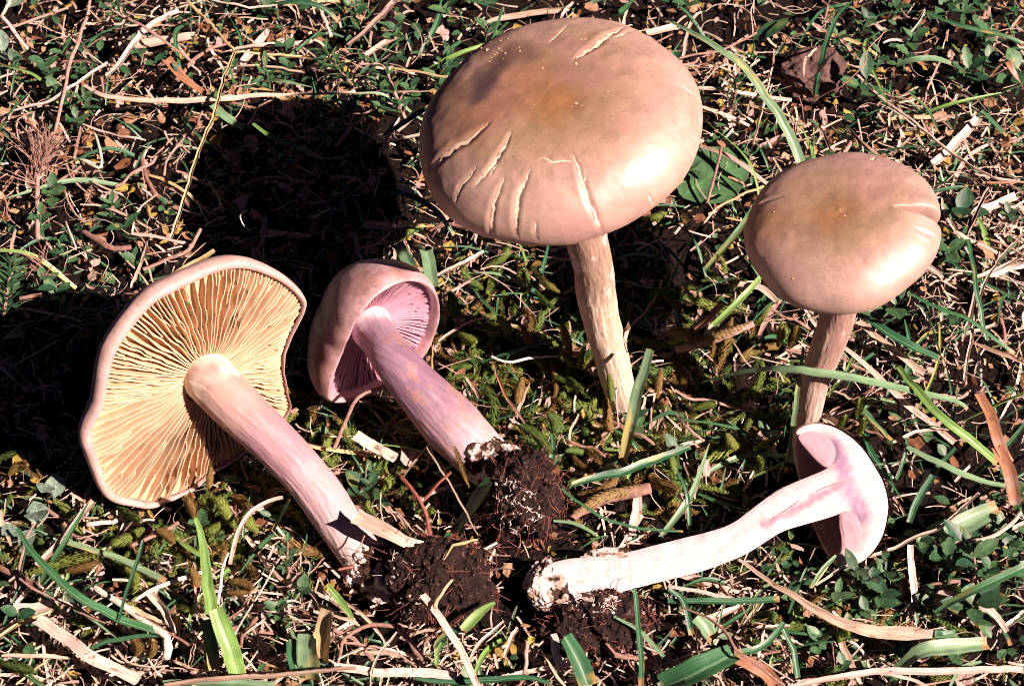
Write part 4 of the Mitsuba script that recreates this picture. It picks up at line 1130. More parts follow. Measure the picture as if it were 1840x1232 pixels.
y|8|24,26|30,30|560,585 590,530 640,498 745,478|orange root on top of the bottom soil clod
t|8|9|26,22|160,440 135,500 110,562|tiny dark twig on the white foot of the ochre gilled mushroom
t|8|18|10,18|555,395 640,400 742,420|small brown twig beside the wide blade
t|8|40,34,20|8,7|1385,1005 1450,1070 1560,1085 1665,1092|brown root trailing from the halved mushroom's clod
s|9|14,18,22,20|8,8,7,9,13,18,22|760,710 870,640 1030,570 1200,500 1400,420 1500,330 1605,238|long straw running under the halved cap to upper right
s|9|16,22,30,44,54,64,60|10,13,15,14|370,580 500,670 640,770 780,850 900,910 1050,950 1200,960 1372,978|long curved leaf drying to straw at lower right
g|9|60,50|14,13|1372,978 1430,978 1485,972|green end of the curved drying leaf
g|9|26,34,30|14,14|0,790 150,797 300,795 575,780|dark blade below the halved stem
s|9|24,26|12,11|0,715 200,750 382,792|straw below the halved stem
p|9|26,36,34|16,8|1250,508 1258,650 1272,802|upright pale straw at lower right
p|9|26,38,36,26|13,16,12|1390,745 1500,770 1620,820 1710,890 1752,955|curved pale straw in the lower right corner
g|9|24,20|11,10|1722,925 1740,970 1762,1022|green tip of the curved pale straw
g|9|18,36,44,40|14,22,28,30|1368,852 1500,780 1650,710 1834,618|blade pointing down left at the right edge
g|9|20,34,38,30|26,18,12|1480,5 1380,130 1290,270 1243,392|blade crossing below the bright slanting blade
l|9|26,42,44,36|28,26,18|1230,0 1400,90 1560,160 1742,206|curved blade right of the halved cap
b|9|62,66,60|12,11|1695,0 1760,120 1795,295|reddish brown leaf strip at the right side, lower piece
l|9|90,104,100,80|10,13|1375,465 1500,410 1620,350 1700,315|grey blue leaf strip striped by shadows
s|9|20,28,26|12,16|1480,490 1620,480 1740,420 1815,335|tan curved stalk beside the grey blue strip
g|9|100,130,136,130|20,22,14|345,1060 200,1130 90,1185 -30,1245|wide dark blade in the bottom corner right of centre
g|9|24,34,30|18,18|605,905 520,1000 440,1050 340,1062|blade joining the wide dark blade
t|9|14,20,20|22,26,16|80,830 200,880 300,960 370,1060 470,1130 600,1225|dark wiry twig across the wide dark blade
b|9|60,66|12,10|350,1085 480,1150 565,1235|brown strip below the wide dark blade
g|9|24,28|16,8|598,935 650,1050 672,1195|thin blade at the bottom right
g|9|24,30|18,10|5,730 80,800 122,965|bent blade below the base of the halved stem
l|9|66,72|12,8|150,875 195,930 245,1000|broad short blade below the halved stem
s|9|24,32,34,30|14,16,15|620,1235 850,1190 1100,1160 1400,1150 1834,1148|long straw along the bottom edge at right
s|9|22|12,11|1100,1165 1230,1190 1340,1230|thin straw below the long bottom straw
l|9|44,72,76,60|12,20,20,16|1175,1142 1300,1060 1420,1030 1645,1012|striped blade bundle at lower right
l|9|22|18,16|865,555 780,650 735,715|greyish blade under the halved cap
y|9|24|10,10|820,615 780,670 738,725|tan straw under the halved cap
p|9|24|13,11|500,905 485,990 470,1085|pale straw leaning at the bottom right
p|9|22|12,11|555,988 620,990 700,1018|short pale straw at the bottom right
s|9|20|10,10|348,968 420,1020 490,1078|thin straw beside the wide dark blade
'''
for line in TRACED.strip().splitlines():
    trace(line)

# ---- bristly tuft on the thick mauve stem, and the star of short roots below it
def bristles(label, reg, centre, n, size, z, up):
    c = G(*plan(reg, centre)[0], z)
    out = []
    for k in range(n):
        d = unit(np.array([rng.normal(0, 0.5), rng.normal(up, 0.45), abs(rng.normal(0.4, 0.3))]))
        q = c + np.array([rng.normal(0, 0.002), rng.normal(0, size * 0.35), 0])
        out.append(tube(spline([q, q + d * size * 0.5, q + d * size * rng.uniform(0.7, 1.1)], 6), [0.00028, 0.0001], 4, seed=new_seed(), caps=False))
    single('bristle_tuft', join(out), 'twig', label, 'plant tuft')


bristles('bristly brown tuft on the thick mauve stem near the left edge', '1', '200,860', 90, 0.014, 0.010, 0.5)
bristles('star of short pale roots at the foot of the thick mauve stem', '4', '205,205', 22, 0.010, 0.010, -0.2)

# ---------------------------------------------------------------- plants with leaves
def sprig(label, px, z, height, nleaf, llen, lwid, group=None, bsdf='herb', lean=(0, 0), name='leafy_plant', spread=1.0, cat='plant', droop=0.15, pairs=False, wavy=0.0, up=0.35):
    key = thing(name, label, cat, group)
    b = G(*px, z)
    top = b + np.array([lean[0], lean[1], height])
    path = spline([b, (b + top) / 2 + rng.normal(0, 0.0006, 3), top], 8)
    part(key, 'stem', tube(path, [0.0006, 0.0004], 6, seed=new_seed()), 'twig' if height > 0.012 else bsdf)
    a0 = rng.uniform(0, 6.3)
    for k in range(nleaf):
        t = 1 - 0.85 * (k / max(nleaf - 1, 1)) * (0.25 if height < 0.008 else 0.8)
        p = path[int(round(t * 7))]
        a = a0 + (k * 2.4 if not pairs else (k % 2) * np.pi + (k // 2) * 1.57)
        e = up + 0.5 * (1 - k / nleaf) + rng.normal(0, 0.12)
        d = np.array([np.cos(a) * spread, np.sin(a) * spread, e])
        L = llen * rng.uniform(0.75, 1.15)
        nrm = unit(np.array([-np.cos(a) * e, -np.sin(a) * e, 1.0]) + rng.normal(0, 0.12, 3))
        part(key, 'leaf', leaf(p, d, L, lwid * L / llen, nrm, 0.18, droop, new_seed(), wavy=wavy), bsdf)
    return key


PLANTS = '''
3|985,510|14|11|4|9.5|5.0|fresh green plant with four pointed leaves above the smaller cap|0
3|985,190|9|9|6|6|3.2|small bright rosette behind the brown lump|0
3|880,250|8|8|4|6|3|little leafy sprig right of the brown lump|0
3|1250,255|8|9|5|8|5|notched leaves left of the lobed plant at upper right|1
3|1530,430|8|10|9|8.5|4.2|lobed bright green plant at upper right|1
3|1640,240|8|9|7|6.5|4|dark lobed rosette near the upper right corner|1
3|1790,430|9|9|3|11|9|round leaf at the right edge below the bent brown leaf|0
3|1215,360|8|8|6|6|4.2|crinkled leaf tuft left of the thick curved blade|1
3|1080,370|8|10|4|7|3|pair of dark leaves below the thin dark stalk|0
3|905,370|7|8|4|6|4.5|pale rounded leaf right of the brown lump|0
3|1620,40|6|8|4|9|6|large folded leaves at the top right edge|1
3|1390,80|6|8|4|9|6|faded leaf pair at the top right|1
1|475,590|8|10|9|6|2|spiky green rosette at upper left|0
1|590,1150|8|9|11|6|2|spiky green rosette above the ochre gilled cap|0
1|240,410|7|8|5|6.5|4.5|dark green leaf cluster left of the wide pale straw|0
1|420,680|6|8|7|5.5|3.2|low leafy tuft below the spiky rosette at upper left|0
1|810,380|8|7|2|7|4.5|single folded leaf left of the brown strip|0
1|100,30|6|8|5|9|6|grey green leaves in the upper left corner|0
1|50,300|6|8|4|9|6|blurred grey green leaves at the left edge|0
1|860,1140|7|9|6|5|3.2|small leafy sprig beside the long tan straw's foot|0
1|1190,600|9|9|2|8|3.5|upright leaf at the corner of the big shadow|0
1|1190,460|7|9|5|4.5|3|tiny leafy sprig below the straw joint|0
1|1370,100|6|9|9|6|3.6|dense dark leaves along the top left of the large cap|0
1|1490,310|8|8|3|7|4.5|green leaf behind the level straw|0
4|250,350|7|9|6|6.5|3.6|rounded leaf tuft above the left shadow|0
4|640,80|8|9|3|9|4|tall leaf beside the forked twig|0
4|330,200|7|9|5|5|2.4|small leaf tuft at the left above the shadow|0
4|0,650|8|8|2|11|6|dark leaf tip at the left edge in the shadow|0
7|290,290|9|12|2|8.5|7.5|oval grey green leaf left of the ochre gilled cap|0
7|215,430|9|11|2|10|9.5|large round grey green leaf at lower left|0
7|110,560|8|10|2|8.5|7.5|lowest round grey green leaf at lower left|0
7|1485,640|8|20|7|4.6|2.6|upright leafy sprig left of the ochre mushroom's foot|0
7|1450,930|8|12|6|5|3.2|leafy sprig below the upright one|0
7|1550,790|8|9|4|5|4|little rounded leaves beside the upright sprig|0
7|130,930|8|6|2|7|4.5|dark leaf on the straws at lower left|0
9|975,710|9|10|3|9|3.6|glossy oval leaves below the halved cap|0
9|870,800|8|9|4|7|3.2|small pointed leaves left of the glossy oval ones|0
9|1075,820|9|10|5|7.5|4.2|dark oval leaf pair beside the red brown lump|0
9|1000,885|7|8|3|6|4|low leaf above the curved drying leaf|0
9|1118,690|5|7|5|6|4|broad dark leaves below the halved cap|1
9|1545,900|9|14|7|10.5|6|largest shiny leafed plant in the lower right corner|0
9|1570,690|9|13|3|10|5|bright broad leaf above the shiny leafed plant|0
9|1345,860|8|8|3|7|4.6|rounded leaf left of the shiny leafed plant|0
9|1440,710|8|8|3|5.5|4.2|small round leaf above the curved pale straw|0
9|1530,560|8|11|4|8|4.2|crinkled upright leaf at lower right|1
9|1415,625|8|9|4|7.5|5.5|pale wavy leaf at lower right|1
9|1390,570|8|8|7|4.5|3.4|beaded chain of tiny leaves at lower right|1
9|1300,560|8|8|7|4.5|3.4|dark beaded leaves below the long straw at lower right|1
9|1690,500|8|9|7|5.5|3.8|scalloped leaves at the lower right edge|1
9|1790,520|8|9|7|5.5|3.8|scalloped leaves touching the right edge|1
9|1760,600|7|9|6|5.5|4|low scalloped leaves above the blade at the right edge|1
9|650,830|7|8|6|4|2.6|tiny leaf tuft beside the curved drying leaf|0
9|870,990|7|8|5|5|3|mossy little plant below the curved drying leaf|0
9|780,1060|7|8|5|6|4|yellowish leaf bud at the bottom right|0
6|1140,470|6|8|3|15|9|broad dark leaf under the right of the smaller cap|0
6|1440,548|8|8|3|5.5|4|bright bud leaf right of the smaller cap|0
6|1400,220|7|8|5|8|5|dark rounded leaves right of the smaller cap|0
3|1480,1130|7|8|4|12|8|broad dark leaves beside the notch of the smaller cap|0
6|500,1160|8|9|3|6.5|3.5|bright leaf in the moss below the smaller stem|0
8|190,240|9|7|5|4|2|pale little plant beside the ochre mushroom's stem|0
8|160,245|5|6|4|9|6|broad green leaves beside the ochre mushroom's stem|0
2|600,120|8|9|4|8|4.5|oval leaf upper left of the large cap|0
2|740,30|8|9|5|8|5|broad leaves at the top edge beside the upright blade|0
2|330,240|8|9|7|5.5|3.4|bright leaf tuft left of the large cap|0
2|780,210|8|9|3|6.5|3.6|leaf beside the upright blade|0
2|250,610|7|8|4|4.5|3|pale leaflets left of the large cap|0
3|430,300|9|8|1|17|7.5|single dark oval leaf right of the large cap|0
5|860,80|7|7|4|5|3.6|leaflets under the front of the large cap|0
'''
for line in PLANTS.strip().splitlines():
    reg, at, z, h, n, L, w, label, wav = line.split('|')
    sprig(label, plan(reg, at)[0], float(z) / 1000 - 0.006, float(h) / 1000, int(n), float(L) / 1000, float(w) / 1000, lean=rng.normal(0, 0.0015, 2), wavy=0.16 if wav == '1' else 0.0, pairs=wav == '0' and int(n) < 7, bsdf='grey_herb' if 'grey green' in label else 'herb')
M['grey_herb'] = twosided(proc(leaf_fn((0.12, 0.19, 0.14), (0.15, 0.22, 0.165))), 0.6, 0.3)
# a broad leaf behind the large cap's right edge
bl = thing('broad_leaf', 'broad green leaf lying between the two standing caps', 'leaf')
part(bl, 'leaf_blade', leaf(G(*plan('3', '70,1010')[0], 0.004), unit([0.75, 0.62, 0.05]), 0.034, 0.026, (0, -0.15, 1), 0.10, 0.05, new_seed(), n=16, shape=0.8), 'herb')

# heath-like sprig with needle leaves and its neighbours
def needle_sprig(label, reg, pts, zs, nn, L, w, bsdf='herb'):
    key = thing('needle_sprig', label, 'plant')
    P = spline(raise_path(plan(reg, pts), zs), 24)
    part(key, 'stem', tube(P, [0.0007, 0.0004], 6, seed=new_seed()), 'twig')
    t = unit(np.gradient(P, axis=0))
    for k in range(nn):
        i = int(k / nn * 22); a = k * 2.4
        s = unit(np.cross(t[i], (0, 0, 1))); m = np.cross(s, t[i])
        d = unit(t[i] * 0.55 + s * np.cos(a) + m * np.sin(a) * 0.8 + np.array([0, 0, 0.3]))
        part(key, 'needle', leaf(P[i], d, L * rng.uniform(0.7, 1.1), w, unit(np.cross(d, s) + np.array([0, 0, 1.2])), 0.2, 0.1, new_seed(), n=5), bsdf)


needle_sprig('heathy sprig with needle leaves left of the large cap, upper one', '1', '1815,440 1740,350 1660,240', [10, 16, 20], 34, 0.008, 0.0014)
needle_sprig('heathy sprig with needle leaves left of the large cap, lower one', '2', '370,620 310,470 250,340 130,330', [8, 15, 20], 30, 0.007, 0.0016)
needle_sprig('dark needle leaved tuft at the left edge above the shadow', '4', '20,480 40,330 70,190', [8, 16, 20], 46, 0.009, 0.0018)
needle_sprig('feathery sprig right of the large cap', '3', '330,560 350,470 360,380', [6, 14, 18], 40, 0.006, 0.0012)
needle_sprig('small leafy twig tip near the top left', '1', '660,100 610,70 560,40', [14, 18, 20], 16, 0.005, 0.0014)

# the brown lump at upper right
lump = thing('soil_lump', 'rounded brown lump of earth behind the smaller cap', 'soil')
_m = blob(G(*plan('3', '745,375')[0], 0.006), (0.0130, 0.0105, 0.0085), 5, 0.42, 2.0, 77, 5)
M['lump_earth'] = bumped(twosided(proc(lambda p, n, uv: mix((0.040, 0.022, 0.020), (0.16, 0.10, 0.09), fbm(p.x * 380, p.y * 380, p.z * 380, octaves=4))), 0.9, 0.15), soil_bump, 0.001)
part(lump, 'earth', _m, 'lump_earth')

# ---------------------------------------------------------------- moss
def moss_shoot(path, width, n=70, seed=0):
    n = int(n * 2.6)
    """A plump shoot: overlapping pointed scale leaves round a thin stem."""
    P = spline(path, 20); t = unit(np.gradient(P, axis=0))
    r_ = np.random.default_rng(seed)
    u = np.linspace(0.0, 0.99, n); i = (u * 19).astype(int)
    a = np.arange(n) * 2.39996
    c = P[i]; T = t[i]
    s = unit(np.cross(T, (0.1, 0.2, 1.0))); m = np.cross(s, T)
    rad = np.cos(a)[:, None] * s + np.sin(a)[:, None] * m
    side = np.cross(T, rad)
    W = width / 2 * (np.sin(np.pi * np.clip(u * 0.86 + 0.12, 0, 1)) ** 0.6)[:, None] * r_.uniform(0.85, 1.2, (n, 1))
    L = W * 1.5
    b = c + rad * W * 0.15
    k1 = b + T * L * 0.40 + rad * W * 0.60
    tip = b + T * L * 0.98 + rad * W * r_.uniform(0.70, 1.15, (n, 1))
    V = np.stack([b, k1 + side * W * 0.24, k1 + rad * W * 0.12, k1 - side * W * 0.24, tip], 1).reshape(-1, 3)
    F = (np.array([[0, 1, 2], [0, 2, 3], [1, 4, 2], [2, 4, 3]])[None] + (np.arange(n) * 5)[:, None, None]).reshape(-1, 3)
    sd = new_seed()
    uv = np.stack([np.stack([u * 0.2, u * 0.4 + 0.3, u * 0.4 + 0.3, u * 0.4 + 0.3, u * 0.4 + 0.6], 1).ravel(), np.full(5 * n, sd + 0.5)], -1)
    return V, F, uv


MOSS = '''
5|1020,230 1080,300 1165,362|55|10,14,9|plump moss shoot lit alone in the shadow left of the large stem
5|1040,350 1090,410 1142,445|40|10,10|second lit moss shoot left of the large stem
5|985,235 1000,280 1022,325|34|14,9|short moss shoot beside the lit one left of the large stem
5|845,475 875,520 912,572|62|12,8|dark green moss shoot left of the large stem
5|970,530 995,590 1045,635|48|13,8|curved moss shoot left of the large stem
5|1168,515 1195,590 1222,690|56|26,8|upright moss shoot touching the large stem
5|1292,630 1275,690 1258,745|40|22,9|small upright moss shoot at the foot of the large stem
5|1412,655 1350,710 1292,755|46|24,9|moss shoot leaning on the foot of the large stem
5|1165,655 1195,690 1242,742|42|14,8|yellow moss shoot left of the large stem's foot
5|1130,795 1200,815 1285,855|52|11,11|lying moss shoot below the large stem
5|970,790 960,850 945,930|60|14,8|moss tuft in the middle of the moss patch
5|955,1040 1040,1090 1120,1195|64|14,10|long moss shoot right of the lilac foot
5|1100,980 1130,1010 1150,1070|84|16,12|curled moss top right of the lilac stem
5|1415,780 1425,850 1432,920|44|24,10|moss shoot covering the foot of the large stem
5|1685,745 1675,820 1665,905|42|22,10|moss shoot right of the ribbed blade
5|1720,620 1770,600 1840,560|70|10,18|bright moss shoot right of the large stem's foot
5|600,350 615,420 640,480|70|12,9|yellow moss beside the lilac cap
5|640,560 680,590 730,610|70|9,9|moss shoot right of the lilac cap
5|1400,900 1410,1000 1425,1080|60|20,8|yellow green moss below the large stem
6|0,560 60,570 130,600|76|14,16|bright end of the mossy branch between the stems
6|630,640 650,590 670,540|64|8,24|moss tuft left of the smaller stem
6|570,640 580,590 590,540|50|8,20|dark moss tuft left of the smaller stem
6|975,1000 985,950 992,905|50|12,26|moss tip right of the smaller stem
6|880,1070 900,1030 920,995|50|10,22|moss tip above the halved cap
6|980,1090 1000,1050 1015,1010|44|10,18|small moss tip above the halved cap
6|440,1170 500,1140 545,1125|50|10,14|bright moss shoot below the mossy branch
6|300,1080 320,1120 350,1160|60|12,8|dark moss right of the ribbed blade
6|130,960 190,940 250,930|54|8,10|brownish moss below the white seed stalks
8|1620,165 1680,190 1770,225|74|13,15|bright moss tip of the brown branch by the halved stem
8|1735,20 1740,80 1755,140|50|20,10|yellow moss beside the ribbed blade
8|620,0 660,110 700,215|34|30,34|green moss strand lying on the foot of the lilac mushroom
7|1005,375 990,320 960,255|70|8,18|feathery moss under the ochre cap's right edge
7|1090,320 1080,290 1040,265|60|8,14|moss below the ochre cap
7|1220,420 1160,330 1120,260|74|10,18|long moss shoot below the ochre cap
7|1330,440 1290,400 1250,350|70|10,16|moss shoot right of the long one below the ochre cap
7|1140,390 1110,420 1070,440|60|9,12|feathery moss in front of the ochre cap
7|1085,100 1080,160 1075,215|44|20,10|moss under the edge of the ochre cap
7|600,310 660,345 735,385|50|8,10|moss beneath the lower edge of the ochre cap
7|745,420 660,470 575,505|66|9,12|leafy moss shoot left of the ochre cap's foot
7|800,425 845,445 895,490|60|14,12|bright moss tuft below the ochre cap
7|40,150 80,110 140,95|60|12,16|yellow moss at the left edge in the shadow
7|1180,690 1240,700 1300,735|60|12,12|upper moss shoot right of the yellow green blade
7|1165,750 1230,752 1280,745|44|11,11|lower moss shoot right of the yellow green blade
7|980,620 1000,660 1010,710|60|12,8|moss beside the yellow green blade
7|120,660 300,600 540,560|70|8,11|long olive moss strand at lower left
7|330,640 420,620 520,590|56|9,11|brown tinged moss strand at lower left
7|640,620 690,660 700,720|60|10,8|moss under the thin hanging blade
7|700,1080 710,1040 700,1000|60|8,14|dark moss tuft near the lichen stick
7|770,1090 785,1050 790,1005|54|8,13|second dark moss tuft near the lichen stick
7|0,1110 80,1130 180,1160|60|8,8|moss at the lower left edge
9|0,80 20,50 30,0|50|8,18|moss at the base of the ribbed blade's right side
9|0,230 20,210 55,215|70|10,10|yellow moss right of the brown branch
9|880,1010 890,970 930,960|50|9,14|moss below the curved drying leaf
9|470,130 480,90 470,50|46|8,16|yellow moss left of the halved cap
9|800,1180 830,1170 860,1150|50|9,11|moss at the bottom edge right of centre
'''
for line in MOSS.strip().splitlines():
    reg, pts, w, zs, label = line.split('|')
    zz = [float(q) for q in zs.split(',')]
    single('moss_shoot', moss_shoot(raise_path(plan(reg, pts), zz), float(w) / 2.8656 * PX * 0.82, 84, new_seed()), 'moss', label, 'moss')
# the mossy branches
for label, reg, pts, w, zs in (('mossy olive branch lying between the two standing stems', '6', '40,650 150,625 300,572 440,520', 50, [9, 13, 14]), ('brown scaly branch with a moss tip above the halved stem', '8', '1630,212 1500,240 1400,262 1290,322 1205,385', 56, [12, 11, 9])):
    k = thing('mossy_branch', label, 'branch')
    P = spline(raise_path(plan(reg, pts), zs), 30)
    part(k, 'wood', tube(P, [w / 5.8 * PX, w / 5.4 * PX, w / 6 * PX, w / 8 * PX], 12, 0.5, new_seed()), 'twig')
    part(k, 'scales', moss_shoot(P + [0, 0, 0.0006], w / 2.8656 * PX * 1.05, 150, 5), 'moss_dry', stuff=True)
M['moss_dry'] = twosided(proc(lambda p, n, uv: mix((0.16, 0.11, 0.04), (0.26, 0.19, 0.07), fbm(p.x * 500, p.y * 500, p.z * 500))), 0.8, 0.15)
# ---------------------------------------------------------------- the litter: hundreds of loose pieces
def plan_noise(x, y, s, seed):
    p = np.stack([np.asarray(x) / s, np.asarray(y) / s, np.zeros_like(np.asarray(x, float))], -1)
    return meshkit.fbm(p, 2, seed)


def bumpz(x, y, cx, cy, rx, ry):
    return np.exp(-(((x - cx) / rx) ** 2 + ((y - cy) / ry) ** 2))


def moss_zone(x, y):
    return np.clip(bumpz(x, y, 1060, 700, 300, 210) * 1.4 + bumpz(x, y, 400, 960, 150, 110) + 0.5 * bumpz(x, y, 620, 800, 160, 120) + 0.5 * bumpz(x, y, 100, 1000, 160, 110) + 0.35 * bumpz(x, y, 1500, 1130, 260, 90), 0, 1)


def herb_zone(x, y):
    k = bumpz(x, y, 1640, 1030, 260, 170) + bumpz(x, y, 1650, 110, 260, 150) + bumpz(x, y, 60, 80, 160, 120) + bumpz(x, y, 560, 60, 240, 90) + bumpz(x, y, 60, 480, 180, 110) + 0.6 * bumpz(x, y, 640, 190, 160, 120) + 0.6 * bumpz(x, y, 1300, 330, 130, 120) + 0.5 * bumpz(x, y, 1700, 500, 160, 110)
    return np.clip(0.10 + k, 0, 1) * np.clip(0.25 + 1.5 * (plan_noise(x, y, 110, 3) - 0.3), 0, 1)


def straw_zone(x, y):
    k = bumpz(x, y, 250, 1120, 420, 130) + bumpz(x, y, 900, 1150, 420, 110) + bumpz(x, y, 1680, 380, 240, 190) + 0.7 * bumpz(x, y, 1250, 1130, 260, 100) + 0.5 * bumpz(x, y, 350, 80, 400, 120) + 0.6 * bumpz(x, y, 1350, 180, 200, 130) + 0.5 * bumpz(x, y, 880, 480, 150, 60)
    return np.clip(0.22 + k, 0, 1)


def flake_zone(x, y):
    return np.clip(0.30 + bumpz(x, y, 250, 260, 380, 230) + 0.8 * bumpz(x, y, 1500, 160, 420, 200) + 0.6 * bumpz(x, y, 650, 200, 250, 200) + 0.5 * bumpz(x, y, 1050, 720, 260, 180), 0, 1)


def clump(x, y, seed):
    return np.clip(0.12 + 2.6 * (plan_noise(x, y, 55, seed) - 0.36), 0, 1)


def scatter(n, zone, margin=90, seed=0):
    """n places on the plan, thicker where the zone is."""
    r_ = np.random.default_rng(seed); out = np.zeros((0, 2))
    while len(out) < n:
        q = np.stack([r_.uniform(-margin, 1840 + margin, 4 * n), r_.uniform(-margin * 1.6, 1232 + margin, 4 * n)], 1)
        out = np.vstack([out, q[r_.random(4 * n) < zone(q[:, 0], q[:, 1])]])
    return out[:n]


def free(P, gap=0.0025):
    d, k = BODY.query(P)
    return d.min() > gap


def place(px, hi, lo=0.001, r_=rng):
    c = G(px[0], px[1], 0)
    c[2] = ground_z(c[0], c[1]) + 0.001 + r_.uniform(lo, hi)
    return c


def rand_path(c, L, bend, tilt, r_, n, az=None):
    a = r_.uniform(0, 2 * np.pi) if az is None else az
    e = r_.normal(0, tilt)
    d = np.array([np.cos(a) * np.cos(e), np.sin(a) * np.cos(e), np.sin(e)])
    s = np.array([-np.sin(a), np.cos(a), 0])
    t = np.linspace(-0.5, 0.5, n)[:, None]
    k = r_.normal(0, bend) * L
    k2 = r_.normal(0, bend * 0.7) * L
    return c + t * L * d + (t ** 2 - 0.1) * 4 * k * s + (t ** 3) * 6 * k2 * s + (0.06 - t ** 2) * r_.uniform(0, 0.5) * L * np.array([0, 0, 0.5])


def flake(c, size, r_, n=7):
    """A scrap of dead leaf: an uneven outline, curled, with a little thickness."""
    th = np.linspace(0, 2 * np.pi, n, endpoint=False) + r_.uniform(0, 1)
    ra = size * r_.uniform(0.55, 1.15, n) * 0.5
    asp = r_.uniform(0.3, 0.85)
    x, y = ra * np.cos(th), ra * np.sin(th) * asp
    cu = r_.uniform(-1, 1) * 0.9 / size
    z = cu * (x ** 2 - (size * 0.25) ** 2) + r_.normal(0, 0.06 * size, n)
    V = np.vstack([[0, 0, z.mean() + r_.normal(0, 0.05 * size)], np.stack([x * 0.5, y * 0.5, (z + z.mean()) * 0.5 + r_.normal(0, 0.03 * size, n)], 1), np.stack([x, y, z], 1)])
    q = unit(np.array([r_.normal(0, 0.38), r_.normal(0, 0.38), 1]))
    a = r_.uniform(0, 6.3)
    X = unit(np.cross([np.sin(a), np.cos(a), 0.01], q)); Y = np.cross(q, X)
    V = c + V[:, :1] * X + V[:, 1:2] * Y + V[:, 2:] * q
    k = np.arange(n); k2 = (k + 1) % n
    F = np.vstack([np.stack([np.zeros(n, int), 1 + k, 1 + k2], 1), np.stack([1 + k, 1 + n + k, 1 + n + k2], 1), np.stack([1 + k, 1 + n + k2, 1 + k2], 1)])
    s = new_seed()
    uv = np.stack([np.r_[0.5, 0.5 + 0.25 * np.cos(th), 0.5 + 0.5 * np.cos(th)], s + 0.5 + 0.48 * np.r_[0, 0.5 * np.sin(th), np.sin(th)]], 1)
    return V, F, uv


# small stuff nobody could count
r1 = np.random.default_rng(101)
cr = []
for px in scatter(5200, lambda x, y: (0.1 + 0.9 * flake_zone(x, y)) * clump(x, y, 21), seed=1):
    cr.append(flake(place(px, 0.0075, 0.0, r1), r1.uniform(0.0014, 0.0062) * r1.uniform(0.7, 1.2), r1, 5))
single('leaf_litter', join(cr), 'dead', 'fine brown crumbs of dead leaf covering the soil', 'litter', kind='stuff', smooth=False)
cr = []
for px in scatter(4200, lambda x, y: straw_zone(x, y) * clump(x, y, 22), seed=2):
    L = r1.uniform(0.003, 0.014)
    cr.append(blade(rand_path(place(px, 0.010, 0.0, r1), L, 0.06, 0.30, r1, 5), r1.uniform(0.0003, 0.0010), fold=0.9, twist=r1.normal(0, 0.8), lean=r1.uniform(-0.7, 0.7), across=3, seed=new_seed()))
single('chaff', join(cr), 'straw', 'short broken bits of straw strewn over the soil', 'litter', kind='stuff')
cr = []
for px in scatter(1300, herb_zone, seed=3):
    c = place(px, 0.010, 0.002, r1); a = r1.uniform(0, 6.3); L = r1.uniform(0.0018, 0.0062)
    cr.append(leaf(c, [np.cos(a), np.sin(a), r1.normal(0.3, 0.35)], L, L * r1.uniform(0.22, 0.75), unit([r1.normal(0, .3), r1.normal(0, .3), 1]), 0.2, 0.15, new_seed(), n=5))
single('ground_cover', join(cr), 'herb', 'tiny green leaves creeping through the litter', 'ground cover', kind='stuff')
cr = []
for px in scatter(1100, moss_zone, seed=4):
    c = place(px, 0.006, 0.0, r1); L = r1.uniform(0.006, 0.014)
    P = rand_path(c, L, 0.08, 0.5, r1, 6)
    if free(P, 0.002):
        cr.append(moss_shoot(P, r1.uniform(0.0015, 0.0034), 30, int(r1.integers(1e6))))
single('moss_carpet', join(cr), 'moss', 'low green and brown moss between the mushrooms', 'moss', kind='stuff')
cr = []
for px in scatter(900, lambda x, y: 0.25 + 0.6 * straw_zone(x, y), seed=5):
    c = place(px, 0.004, 0.0, r1); L = r1.uniform(0.008, 0.020); a = r1.uniform(0, 6.3); e = r1.uniform(0.1, 0.9)
    P = spline([c, c + np.array([np.cos(a), np.sin(a), e]) * L * 0.5, c + np.array([np.cos(a) * 1.1, np.sin(a) * 1.1, e * 0.7]) * L], 6)
    if free(P, 0.002):
        cr.append(blade(P, [0.0009, 0.0010, 0.0007, 0.0002], fold=0.6, across=3, seed=new_seed()))
single('fine_grass', join(cr), 'grass', 'thin short grass sprouting from the soil', 'grass', kind='stuff')
cr = []
for px in scatter(1500, lambda x, y: 0.3 + 0.5 * flake_zone(x, y), seed=6):
    P = spline(rand_path(place(px, 0.010, 0.001, r1), r1.uniform(0.006, 0.022), 0.25, 0.25, r1, 7), 8)
    if free(P, 0.0015):
        cr.append(tube(P, r1.uniform(0.00008, 0.00022), 4, seed=new_seed(), caps=False))
single('rootlet_tangle', join(cr), 'straw', 'hair thin rootlets and stalks tangled in the litter', 'litter', kind='stuff')

